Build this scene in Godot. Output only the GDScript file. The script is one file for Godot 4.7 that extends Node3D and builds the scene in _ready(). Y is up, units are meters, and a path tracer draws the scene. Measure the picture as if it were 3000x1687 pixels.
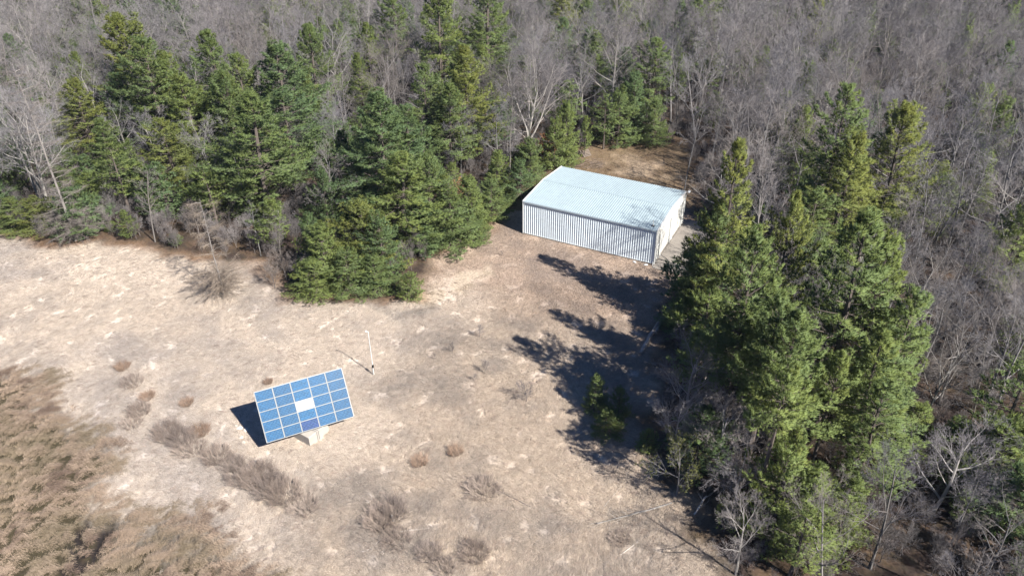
extends Node3D

const CAMERA_HEIGHT := 50.94
var rng := RandomNumberGenerator.new()
var broad := FastNoiseLite.new()
var patchy := FastNoiseLite.new()
var fine := FastNoiseLite.new()
var camera: Camera3D
var taken: Array[Vector3] = []      # x, z and radius of spots where a tree stands
var materials := {}
var conifers := {}                  # kind -> list of [wood mesh, needle mesh]
var hardwoods := {}                 # kind -> list of [trunk mesh, twig mesh]
var bushes: Array = []
var clearing := PackedVector2Array()
var back_clearing := PackedVector2Array()
var marsh := PackedVector2Array()


# ---------------------------------------------------------------- shapes
class Shape:
	var v := PackedVector3Array()
	var c := PackedColorArray()
	var n := PackedVector3Array()      # only foliage sets these

	# a needle or leaf that shades as part of its spray: turned to face the given way
	func leaf(a: Vector3, b: Vector3, d: Vector3, k: Color, face: Vector3) -> void:
		if (d - a).cross(b - a).dot(face) < 0.0:
			tri(b, a, d, k)
		else:
			tri(a, b, d, k)
		n.append(face)
		n.append(face)
		n.append(face)

	func tri(a: Vector3, b: Vector3, d: Vector3, k: Color) -> void:
		v.append(a)
		v.append(b)
		v.append(d)
		c.append(k)
		c.append(k)
		c.append(k)

	func quad(a: Vector3, b: Vector3, d: Vector3, e: Vector3, k: Color) -> void:
		tri(a, b, d, k)
		tri(a, d, e, k)

	func box(centre: Vector3, size: Vector3, turn := Basis(), k := Color.WHITE) -> void:
		var p: Array[Vector3] = []
		for i in 8:
			p.append(centre + turn * (Vector3(-0.5 if i & 1 == 0 else 0.5, -0.5 if i & 2 == 0 else 0.5, -0.5 if i & 4 == 0 else 0.5) * size))
		for f in [[0, 2, 3, 1], [4, 5, 7, 6], [0, 1, 5, 4], [2, 6, 7, 3], [0, 4, 6, 2], [1, 3, 7, 5]]:
			quad(p[f[0]], p[f[3]], p[f[2]], p[f[1]], k)

	# a box whose upper edges are cut back, so that they catch light
	func bevelled(centre: Vector3, size: Vector3, cut: float, turn := Basis(), k := Color.WHITE) -> void:
		var h := size / 2
		var rings := [[-h.y, 0.0], [h.y - cut, 0.0], [h.y, cut]]
		var rows: Array = []
		for r in rings:
			var row: Array[Vector3] = []
			for s in [[-1, -1], [1, -1], [1, 1], [-1, 1]]:
				row.append(centre + turn * Vector3(s[0] * (h.x - r[1]), r[0], s[1] * (h.z - r[1])))
			rows.append(row)
		for i in 2:
			for j in 4:
				quad(rows[i][j], rows[i + 1][j], rows[i + 1][(j + 1) % 4], rows[i][(j + 1) % 4], k)
		quad(rows[2][0], rows[2][3], rows[2][2], rows[2][1], k)
		quad(rows[0][0], rows[0][1], rows[0][2], rows[0][3], k)

	func tube(pts: Array, radii: Array, sides: int, k: Color, caps := false) -> void:
		var before: Array[Vector3] = []
		for i in pts.size():
			var along: Vector3 = (pts[mini(i + 1, pts.size() - 1)] - pts[maxi(i - 1, 0)]).normalized()
			var side := along.cross(Vector3(0.31, 0.17, 0.93)).normalized()
			var up := side.cross(along)
			var ring: Array[Vector3] = []
			for j in sides:
				var a := TAU * j / sides
				ring.append(pts[i] + (side * cos(a) + up * sin(a)) * radii[i])
			if i:
				for j in sides:
					quad(before[j], before[(j + 1) % sides], ring[(j + 1) % sides], ring[j], k)
			if caps and (i == 0 or i == pts.size() - 1):
				for j in range(1, sides - 1):
					tri(ring[0], ring[j], ring[j + 1], k)
			before = ring

	# a slender twig: three faces that meet in a point
	func spike(p: Vector3, tip: Vector3, r: float, k: Color) -> void:
		var along := tip - p
		var side := along.cross(Vector3(0.37, 0.21, 0.9)).normalized() * r
		var other := along.cross(side).normalized() * r
		var a := p + side
		var b := p - side * 0.5 + other * 0.87
		var d := p - side * 0.5 - other * 0.87
		tri(a, b, tip, k)
		tri(b, d, tip, k)
		tri(d, a, tip, k)

	func mesh() -> ArrayMesh:
		var arrays := []
		arrays.resize(Mesh.ARRAY_MAX)
		arrays[Mesh.ARRAY_VERTEX] = v
		arrays[Mesh.ARRAY_COLOR] = c
		if n.size() == v.size():
			arrays[Mesh.ARRAY_NORMAL] = n
		var m := ArrayMesh.new()
		m.add_surface_from_arrays(Mesh.PRIMITIVE_TRIANGLES, arrays)
		return m


# ---------------------------------------------------------------- naming and materials
func linear_color(r: float, g: float, b: float) -> Color:
	return Color(r, g, b).linear_to_srgb()


func paint(called: String, color: Color, rough := 0.9, metal := 0.0, leafy := 0.0) -> StandardMaterial3D:
	var m := StandardMaterial3D.new()
	m.resource_name = called
	m.albedo_color = color
	m.roughness = rough
	m.metallic = metal
	m.vertex_color_use_as_albedo = true
	m.metallic_specular = 0.3
	if leafy > 0.0:
		m.backlight_enabled = true
		m.backlight = Color(leafy, leafy, leafy).linear_to_srgb()
		m.metallic_specular = 0.25
	materials[called] = m
	return m


func numbered(called: String) -> String:
	if not has_node(NodePath(called)):
		return called
	var i := next_number.get(called, 1) as int
	next_number[called] = i + 1
	return "%s_%03d" % [called, i]


var next_number := {}


func thing(called: String, label: String, category: String, at := Vector3.ZERO, turn := 0.0, group := "") -> Node3D:
	var o := Node3D.new()
	o.name = numbered(called)
	add_child(o, true)
	o.position = at
	o.rotation.y = turn
	o.set_meta("label", label)
	o.set_meta("category", category)
	if group:
		o.set_meta("group", group)
	return o


func part(called: String, mesh: Mesh, material: Material, parent: Node, label := "") -> MeshInstance3D:
	var o := MeshInstance3D.new()
	var n := called
	var i := 1
	while parent.has_node(NodePath(n)):
		n = "%s_%03d" % [called, i]
		i += 1
	o.name = n
	o.mesh = mesh
	o.material_override = material
	parent.add_child(o, true)
	if label:
		o.set_meta("label", label)
	return o


func structure(called: String, mesh: Mesh, material: Material) -> MeshInstance3D:
	var o := part(called, mesh, material, self)
	o.set_meta("kind", "structure")
	return o


# ---------------------------------------------------------------- the lie of the land
func ground_height(x: float, z: float) -> float:
	var y := broad.get_noise_2d(x * 2.0, z * 2.0) * 0.35
	var flat := clampf((Vector2(x - 12.8, z + 93.0).length() - 13.0) / 12.0, 0.0, 1.0)
	flat = minf(flat, clampf((Vector2(x + 19.0, z + 54.0).length() - 3.0) / 5.0, 0.0, 1.0))
	flat = minf(flat, clampf((Vector2(x + 14.4, z + 62.6).length() - 0.5) / 3.0, 0.0, 1.0))
	var m := marshiness(x, z)
	if m > 0.2:
		y -= 0.45 * clampf(0.9 - wet_channel(x, z), 0.0, 1.0)
	return y * flat + fine.get_noise_2d(x * 3.0, z * 3.0) * 0.05 * flat - m * (0.25 + 0.2 * fine.get_noise_2d(x * 1.3 + 40.0, z * 1.3))


func edge_distance(p: Vector2, poly: PackedVector2Array) -> float:   # positive inside
	var best := 1e9
	for i in poly.size():
		var q := Geometry2D.get_closest_point_to_segment(p, poly[i], poly[(i + 1) % poly.size()])
		best = minf(best, p.distance_squared_to(q))
	return sqrt(best) * (1.0 if Geometry2D.is_point_in_polygon(p, poly) else -1.0)


func marshiness(x: float, z: float) -> float:
	if x > -8.0 or z < -76.0:
		return 0.0
	return clampf(0.45 + edge_distance(Vector2(x, z), marsh) / 5.0 + 0.7 * patchy.get_noise_2d(x * 2.5, z * 2.5), 0.0, 1.0)


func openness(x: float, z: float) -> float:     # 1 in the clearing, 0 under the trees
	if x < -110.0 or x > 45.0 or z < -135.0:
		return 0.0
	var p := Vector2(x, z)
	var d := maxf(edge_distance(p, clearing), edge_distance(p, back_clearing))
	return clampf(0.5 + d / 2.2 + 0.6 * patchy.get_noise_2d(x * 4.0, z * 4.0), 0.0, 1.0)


func mixed(a: Color, b: Color, t: float) -> Color:
	return a.lerp(b, clampf(t, 0.0, 1.0))


# the base colour of what grows or lies at a spot (linear values)
func ground_color(x: float, z: float) -> Color:
	var n := broad.get_noise_2d(x * 3.0, z * 3.0)
	var q := patchy.get_noise_2d(x * 6.0, z * 6.0)
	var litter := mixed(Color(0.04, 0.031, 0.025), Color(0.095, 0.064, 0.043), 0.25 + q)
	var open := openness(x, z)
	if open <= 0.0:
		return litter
	var straw := mixed(Color(0.51, 0.438, 0.371), Color(0.367, 0.323, 0.291), 0.32 + n * 0.9 + q * 0.5)
	var tan := mixed(Color(0.422, 0.349, 0.282), Color(0.282, 0.243, 0.211), 0.32 + n * 0.9 + q * 0.6)
	var lawn := mixed(Color(0.337, 0.262, 0.208), Color(0.25, 0.199, 0.165), 0.4 + n + q)
	var c := mixed(straw, tan, (x + 19.0 + (z + 55.0) * 0.35) / 12.0 + n * 0.8)
	c = mixed(c, lawn, (-70.0 - z + x * 0.35) / 8.0 + n * 0.5)
	# bare sandy streak that runs from the pines to the middle of the lawn
	var s := Geometry2D.get_closest_point_to_segment(Vector2(x, z), Vector2(-10.3, -76.2), Vector2(-4.4, -82.2)).distance_to(Vector2(x, z))
	c = mixed(c, Color(0.365, 0.3, 0.234), (1.5 - s + q * 2.2) * 0.8)
	s = Geometry2D.get_closest_point_to_segment(Vector2(x, z), Vector2(-16.0, -74.5), Vector2(-10.0, -73.5)).distance_to(Vector2(x, z))
	c = mixed(c, Color(0.27, 0.241, 0.212), (1.4 - s + q * 2.0) * 0.4)
	# the yard behind the shed, with worn sand in its middle
	if z < -99.0:
		c = mixed(Color(0.135, 0.0952, 0.0621), Color(0.165, 0.121, 0.0768), 0.5 + q)
		c = mixed(c, Color(0.264, 0.201, 0.143), 1.2 - Vector2((x - 20.5) / 4.2, (z + 113.0) / 4.5).length() + q)
	else:
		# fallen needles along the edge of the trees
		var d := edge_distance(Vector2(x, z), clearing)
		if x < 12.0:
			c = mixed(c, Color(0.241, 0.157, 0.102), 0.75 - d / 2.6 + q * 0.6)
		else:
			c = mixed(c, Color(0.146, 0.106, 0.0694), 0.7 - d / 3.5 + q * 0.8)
	var m := marshiness(x, z)
	if m > 0.0:
		c = mixed(c, Color(0.05, 0.04, 0.027), m * m * 1.25)
		c = mixed(c, Color(0.022, 0.019, 0.016), (1.0 - wet_channel(x, z)) * 1.8)
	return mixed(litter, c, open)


func grown(base: Vector3) -> Vector3:       # the same spot, on the ground
	return Vector3(base.x, ground_height(base.x, base.z), base.z)


func in_view(p: Vector3, margin := 0.0) -> bool:
	var q := camera.transform.affine_inverse() * p
	if q.z > -1.0:
		return false
	var half := tan(deg_to_rad(camera.fov / 2.0))
	return absf(q.y / q.z) < half * (1.0 + margin) and absf(q.x / q.z) < half * 1024.0 / 575.0 * (1.0 + margin)


func is_clear(x: float, z: float, r: float) -> bool:
	for t in taken:
		var d := r + t.z
		if (t.x - x) * (t.x - x) + (t.y - z) * (t.y - z) < d * d:
			return false
	return true


# ---------------------------------------------------------------- plants
func tuft(s: Shape, p: Vector3, way: Vector3, reach: float, width: float, k: Color) -> void:
	var face := (way.normalized() + Vector3.UP * 0.35).normalized()
	for i in 11:
		var d := (way + Vector3(rng.randf_range(-1, 1), rng.randf_range(-0.8, 1), rng.randf_range(-1, 1)) * 0.62).normalized()
		var side := d.cross(Vector3(rng.randf_range(-1, 1), rng.randf_range(-1, 1), rng.randf_range(-1, 1))).normalized() * width
		var f := rng.randf_range(0.8, 1.2)
		s.leaf(p - side, p + side, p + d * reach * rng.randf_range(0.7, 1.2), Color(k.r * f, k.g * f, k.b * f), (face + d * 0.45).normalized())


func make_conifer(seed_value: int, h: float, r: float, bole: float, spacing: float, each: int, step: float, needle: float, gaps := 0.12, lift := 1.0, round_top := 0.45) -> Array:
	rng.seed = seed_value
	var wood := Shape.new()
	var leaves := Shape.new()
	var bark := Color(0.095, 0.082, 0.072)
	var pts: Array = []
	var radii: Array = []
	var lean := Vector3(rng.randf_range(-1, 1), 0, rng.randf_range(-1, 1)) * h * 0.012
	for i in 9:
		var t := i / 8.0
		pts.append(Vector3(0, h * t, 0) + lean * sin(t * 5.0) + lean * t)
		radii.append(h * 0.0125 * pow(1.0 - t, 0.8) + 0.015)
	wood.tube(pts, radii, 6, bark)
	var y := h * bole
	var start := rng.randf() * TAU
	var lopsided := rng.randf() * TAU
	while y < h - 0.25:
		var t := (h - y) / (h * (1.0 - bole))
		var profile := minf(1.0, pow(t, round_top) * 1.08) * (1.0 if t < 0.75 else lerpf(1.0, 0.55 + 0.45 * (0.5 - bole if bole < 0.1 else 0.0) * 2.0, (t - 0.75) * 4.0))
		var level := rng.randf_range(0.68, 1.2)
		for i in each:
			if t > 0.12 and rng.randf() < gaps:
				continue
			var a := start + TAU * i / each + rng.randf_range(-0.35, 0.35)
			var reach := maxf(0.35, r * profile * level * rng.randf_range(0.62, 1.22) * (1.0 + 0.16 * cos(a - lopsided)))
			var pitch := lerpf(1.05, 0.1, minf(1.0, t * 1.4)) * lift + rng.randf_range(-0.16, 0.16)
			var at := y / h
			var seat := Vector3(0, y + rng.randf_range(-0.2, 0.2), 0) + lean * sin(at * 5.0) + lean * at
			conifer_branch(wood, leaves, seat, a, pitch, reach, step, needle, t, bark)
		y += spacing * rng.randf_range(0.75, 1.3)
		start += 0.9
	# the leading shoot
	for i in 10:
		tuft(leaves, pts[8] - Vector3(0, 0.12 * i, 0), Vector3(rng.randf_range(-0.6, 0.6), 1, rng.randf_range(-0.6, 0.6)), needle, needle * 0.09, Color(0.95, 1.0, 0.8))
	return [wood.mesh(), leaves.mesh()]


func conifer_branch(wood: Shape, leaves: Shape, seat: Vector3, a: float, pitch: float, reach: float, step: float, needle: float, t: float, bark: Color) -> void:
	var out := Vector3(cos(a), 0, sin(a))
	var p := seat
	var pts: Array = [p]
	var radii: Array = [0.012 + reach * 0.011]
	var n := 5
	var sway := rng.randf_range(-0.25, 0.25)
	for i in n:
		var f := (i + 1.0) / n
		var now := pitch - 0.22 * sin(f * PI) * minf(1.0, t * 1.6) + 0.62 * f * f
		var way := (out + Vector3(-out.z, 0, out.x) * sway * f).normalized()
		p += (way * cos(now) + Vector3.UP * sin(now)) * reach / n
		pts.append(p)
		radii.append((0.012 + reach * 0.011) * (1.0 - f * 0.85))
	wood.tube(pts, radii, 3, bark)
	var tone := rng.randf_range(0.8, 1.18)
	var warm := rng.randf_range(-0.1, 0.16)
	var s := reach * clampf(0.06 + (reach - 0.8) * 0.1, 0.05, 0.28)
	while s < reach:
		var f := s / reach
		var i := mini(int(f * n), n - 1)
		var here: Vector3 = pts[i].lerp(pts[i + 1], f * n - i)
		var along: Vector3 = (pts[i + 1] - pts[i]).normalized()
		var side := along.cross(Vector3.UP).normalized()
		var bulge := (0.17 + 0.2 * minf(reach, 4.0) * (0.35 + 0.65 * sin(minf(1.0, f * 1.15) * PI))) * (1.0 if t > 0.08 else 0.7)
		for k4 in 4:
			var sgn := -1.0 if k4 % 2 == 0 else 1.0
			var lifted := rng.randf_range(-0.3, 0.75)
			var shoot: Vector3 = (along * rng.randf_range(0.5, 1.0) + side * sgn * rng.randf_range(0.15, 1.0) + Vector3.UP * lifted).normalized()
			var length := bulge * rng.randf_range(0.6, 1.25)
			var m := maxi(1, int(length / (needle * 0.9)))
			for j in m:
				var g := (j + 1.0) / m
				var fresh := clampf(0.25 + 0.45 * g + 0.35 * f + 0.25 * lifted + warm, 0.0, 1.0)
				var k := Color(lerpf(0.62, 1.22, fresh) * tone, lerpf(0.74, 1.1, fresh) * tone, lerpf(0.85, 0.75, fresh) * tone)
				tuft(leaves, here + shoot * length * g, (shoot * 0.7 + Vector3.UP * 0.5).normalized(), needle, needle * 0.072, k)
		s += step * rng.randf_range(0.8, 1.2)
	for j in 3:
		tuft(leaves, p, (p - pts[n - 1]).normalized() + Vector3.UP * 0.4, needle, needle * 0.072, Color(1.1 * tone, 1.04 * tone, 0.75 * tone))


func grow(wood: Shape, twigs: Shape, p: Vector3, d: Vector3, length: float, r: float, level: int, how: Dictionary) -> void:
	if level == how.depth:
		var tip := p + d * length
		var f := rng.randf_range(0.75, 1.25)
		var k := Color(how.twig.r * f, how.twig.g * f, how.twig.b * f)
		twigs.spike(p, tip, how.fine, k)
		for i in int(how.sprays):
			var t := rng.randf_range(0.25, 0.9)
			var q := (d + Vector3(rng.randf_range(-1, 1), rng.randf_range(-0.6, 1), rng.randf_range(-1, 1)) * 0.75).normalized()
			twigs.spike(p.lerp(tip, t), p.lerp(tip, t) + q * length * rng.randf_range(0.35, 0.7), how.fine * 0.75, k)
			if how.has("leaf") and rng.randf() < how.leafiness:
				var lp := p.lerp(tip, t) + q * length * 0.5
				for j in 3:
					var e: Vector3 = Vector3(rng.randf_range(-1, 1), rng.randf_range(-1, 0.6), rng.randf_range(-1, 1)).normalized() * how.leaf_size
					var g := rng.randf_range(0.7, 1.3)
					twigs.tri(lp, lp + e, lp + e.rotated(Vector3(e.z, e.x, e.y).normalized(), 0.9), Color(how.leaf.r * g, how.leaf.g * g, how.leaf.b * g))
		return
	var n: int = [7, 5, 4, 3, 2][level]
	var pts: Array = [p]
	var radii: Array = [r]
	var ends: float = [0.3, 0.28, 0.3, 0.35, 0.4][level]
	for i in n:
		var bend: float = how.bend[level]
		d = (d + Vector3(rng.randf_range(-1, 1), rng.randf_range(-1, 1), rng.randf_range(-1, 1)) * bend + Vector3.UP * how.rise[level]).normalized()
		p += d * length / n
		pts.append(p)
		radii.append(lerpf(r, r * ends, (i + 1.0) / n))
	var f := rng.randf_range(0.85, 1.15)
	if level <= 1:
		wood.tube(pts, radii, 6 if level == 0 else 4, Color(how.bark.r * f, how.bark.g * f, how.bark.b * f))
	else:
		var k: Color = how.bark.lerp(how.twig, 0.35 * (level - 1))
		twigs.tube(pts, radii, 3, Color(k.r * f, k.g * f, k.b * f))
	var count: int = how.count[level]
	var spin := rng.randf() * TAU
	for i in count:
		var t: float = lerpf(how.start[level], 1.0, (i + rng.randf_range(0.2, 0.9)) / count)
		var at := mini(int(t * n), n - 1)
		var here: Vector3 = pts[at].lerp(pts[at + 1], t * n - at)
		var along: Vector3 = (pts[at + 1] - pts[at]).normalized()
		spin += 2.4 + rng.randf_range(-0.4, 0.4)
		var side := along.cross(Vector3(0.2, 0.35, 0.9)).normalized().rotated(along, spin)
		var angle: float = how.angle[level] * rng.randf_range(0.65, 1.3) * (1.0 - 0.35 * (t - how.start[level]))
		var child: Vector3 = along * cos(angle) + side * sin(angle)
		var size: float = length * how.ratio[level] * rng.randf_range(0.7, 1.2) * (1.15 - 0.55 * t)
		var thick: float = maxf(how.fine, lerpf(r, r * ends, t) * rng.randf_range(0.45, 0.68))
		grow(wood, twigs, here, child, size, thick, level + 1, how)


func make_hardwood(seed_value: int, how: Dictionary) -> Array:
	rng.seed = seed_value
	var wood := Shape.new()
	var twigs := Shape.new()
	grow(wood, twigs, Vector3(0, -0.15, 0), Vector3(rng.randf_range(-0.06, 0.06), 1, rng.randf_range(-0.06, 0.06)).normalized(), how.height, how.girth, 0, how)
	return [wood.mesh(), twigs.mesh()]


func oak(h: float, over := {}) -> Dictionary:
	var how := {
		"height": h, "girth": h * 0.0135, "depth": 4, "count": [10, 7, 6, 5], "start": [0.32, 0.25, 0.15, 0.1], "angle": [0.95, 0.75, 0.75, 0.7], "ratio": [0.5, 0.5, 0.5, 0.6],
		"bend": [0.07, 0.16, 0.22, 0.2, 0.2], "rise": [0.03, 0.06, 0.04, 0.04, 0.0], "fine": 0.0075, "sprays": 5, "bark": Color(0.175, 0.167, 0.167), "twig": Color(0.184, 0.177, 0.187),
	}
	how.merge(over, true)
	return how


# a leafless conifer: whorls of long bowed limbs, dense with fine twigs low down
func make_bare_conifer(seed_value: int, h: float, r: float, skirt: float) -> Array:
	rng.seed = seed_value
	var wood := Shape.new()
	var twigs := Shape.new()
	var pts: Array = []
	var radii: Array = []
	for i in 8:
		pts.append(Vector3(rng.randf_range(-0.06, 0.06), h * i / 7.0 - 0.1, rng.randf_range(-0.06, 0.06)))
		radii.append(h * 0.008 * (1.0 - i / 7.5) + 0.01)
	wood.tube(pts, radii, 6, Color(0.2, 0.187, 0.178))
	var y := 0.25
	var a := 0.0
	while y < h * 0.97:
		var t := y / h
		var reach := r * (1.0 - t * 0.6) * rng.randf_range(0.55, 1.1)
		var low := t < skirt
		a += 2.4 + rng.randf_range(-0.3, 0.3)
		var out := Vector3(cos(a), 0, sin(a))
		var p := Vector3(0, y, 0)
		var line: Array = [p]
		var thick: Array = [0.025]
		var pitch := 0.75 if low else 0.3
		for i in 5:
			var now := pitch - (0.36 if low else 0.15) * i + (0.12 * i * i / 4.0)
			p += (out.rotated(Vector3.UP, rng.randf_range(-0.2, 0.2) * (1.0 if low else 4.0)) * cos(now) + Vector3.UP * sin(now)) * reach / 5.0
			line.append(p)
			thick.append(0.025 * (1.0 - (i + 1) / 5.5))
		wood.tube(line, thick, 3, Color(0.27, 0.25, 0.235) if not low else Color(0.21, 0.18, 0.155))
		for i in int(reach * (16 if low else 26)):
			var f := rng.randf_range(0.15, 1.0) * 4.99
			var here: Vector3 = line[int(f)].lerp(line[int(f) + 1], f - int(f))
			var way := (out * rng.randf_range(0.3, 1.0) + Vector3(rng.randf_range(-0.8, 0.8), rng.randf_range(-0.5, 0.5), rng.randf_range(-0.8, 0.8))).normalized()
			var g := rng.randf_range(0.75, 1.25)
			var end := here + way * rng.randf_range(0.3, 0.95)
			twigs.spike(here, end, 0.009, Color(0.21 * g, 0.185 * g, 0.165 * g))
			twigs.spike(here.lerp(end, 0.5), here.lerp(end, 0.5) + (way + Vector3(rng.randf_range(-1, 1), rng.randf_range(-0.6, 0.6), rng.randf_range(-1, 1))) * 0.3, 0.007, Color(0.21 * g, 0.185 * g, 0.165 * g))
		y += (0.035 if low else 0.3) * rng.randf_range(0.7, 1.4)
	return [wood.mesh(), twigs.mesh()]


func make_bush(seed_value: int, h: float, r: float, stems: int, k: Color) -> ArrayMesh:
	rng.seed = seed_value
	var s := Shape.new()
	for i in stems:
		var a := rng.randf() * TAU
		var w := sqrt(rng.randf()) * r
		var foot := Vector3(cos(a), 0, sin(a)) * w * 0.45
		var way := (Vector3(cos(a), 0, sin(a)) * w / r * 0.75 + Vector3(0, 1, 0) + Vector3(rng.randf_range(-0.3, 0.3), 0, rng.randf_range(-0.3, 0.3))).normalized()
		var length := h * rng.randf_range(0.55, 1.1)
		var g := rng.randf_range(0.7, 1.3)
		var tint := Color(k.r * g, k.g * g, k.b * g)
		var mid := foot + way * length * 0.5
		s.tube([foot, mid], [0.007, 0.004], 3, tint)
		for j in 6:
			var q := (way + Vector3(rng.randf_range(-1, 1), rng.randf_range(-0.2, 0.8), rng.randf_range(-1, 1)) * 0.5).normalized()
			var from := foot.lerp(mid, rng.randf_range(0.3, 1.0))
			var tip := from + q * length * rng.randf_range(0.3, 0.6)
			s.spike(from, tip, 0.004, tint)
			s.spike(from.lerp(tip, 0.5), from.lerp(tip, 0.5) + (q + Vector3(rng.randf_range(-1, 1), rng.randf_range(-0.3, 0.6), rng.randf_range(-1, 1)) * 0.8) * length * 0.25, 0.0035, tint)
	return s.mesh()


func plant(called: String, meshes: Array, m: Array, names: Array, label: String, category: String, base: Vector3, wide: float, tall: float, group := "") -> Node3D:
	var o := thing(called, label, category, grown(base), fposmod(base.x * 12.9898 + base.z * 78.233, TAU), group)
	o.scale = Vector3(wide, tall, wide)
	for i in meshes.size():
		part(names[i], meshes[i], m[i], o)
	return o


# a conifer of a kind, fitted to a height and a crown radius
func conifer(kind: String, which: int, base: Vector3, h: float, r: float, tint: String, label: String, called := "pine_tree", category := "pine tree", group := "") -> void:
	var proto: Array = conifers[kind][which % conifers[kind].size()]
	plant(called, [proto[0], proto[1]], [materials.bark, materials[tint]], ["trunk", "crown"], label, category, base - Vector3(0, 0.05, 0), r * (1.35 if kind == "tall" else 1.22) / proto[3], h / proto[2], group)
	taken.append(Vector3(base.x, base.z, clampf(r * 0.75, 0.4, 3.6)))


func hardwood(kind: String, which: int, base: Vector3, h: float, wide: float, label: String, called := "bare_tree", category := "bare tree", group := "") -> void:
	var proto: Array = hardwoods[kind][which % hardwoods[kind].size()]
	plant(called, [proto[0], proto[1]], [materials.bark, materials[["twig", "twig_warm", "twig_dark", "twig_brown"][tone_of(base)]]], ["trunk", "branches"], label, category, base, wide * h / proto[2], h / proto[2], group)
	taken.append(Vector3(base.x, base.z, 1.2))


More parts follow.
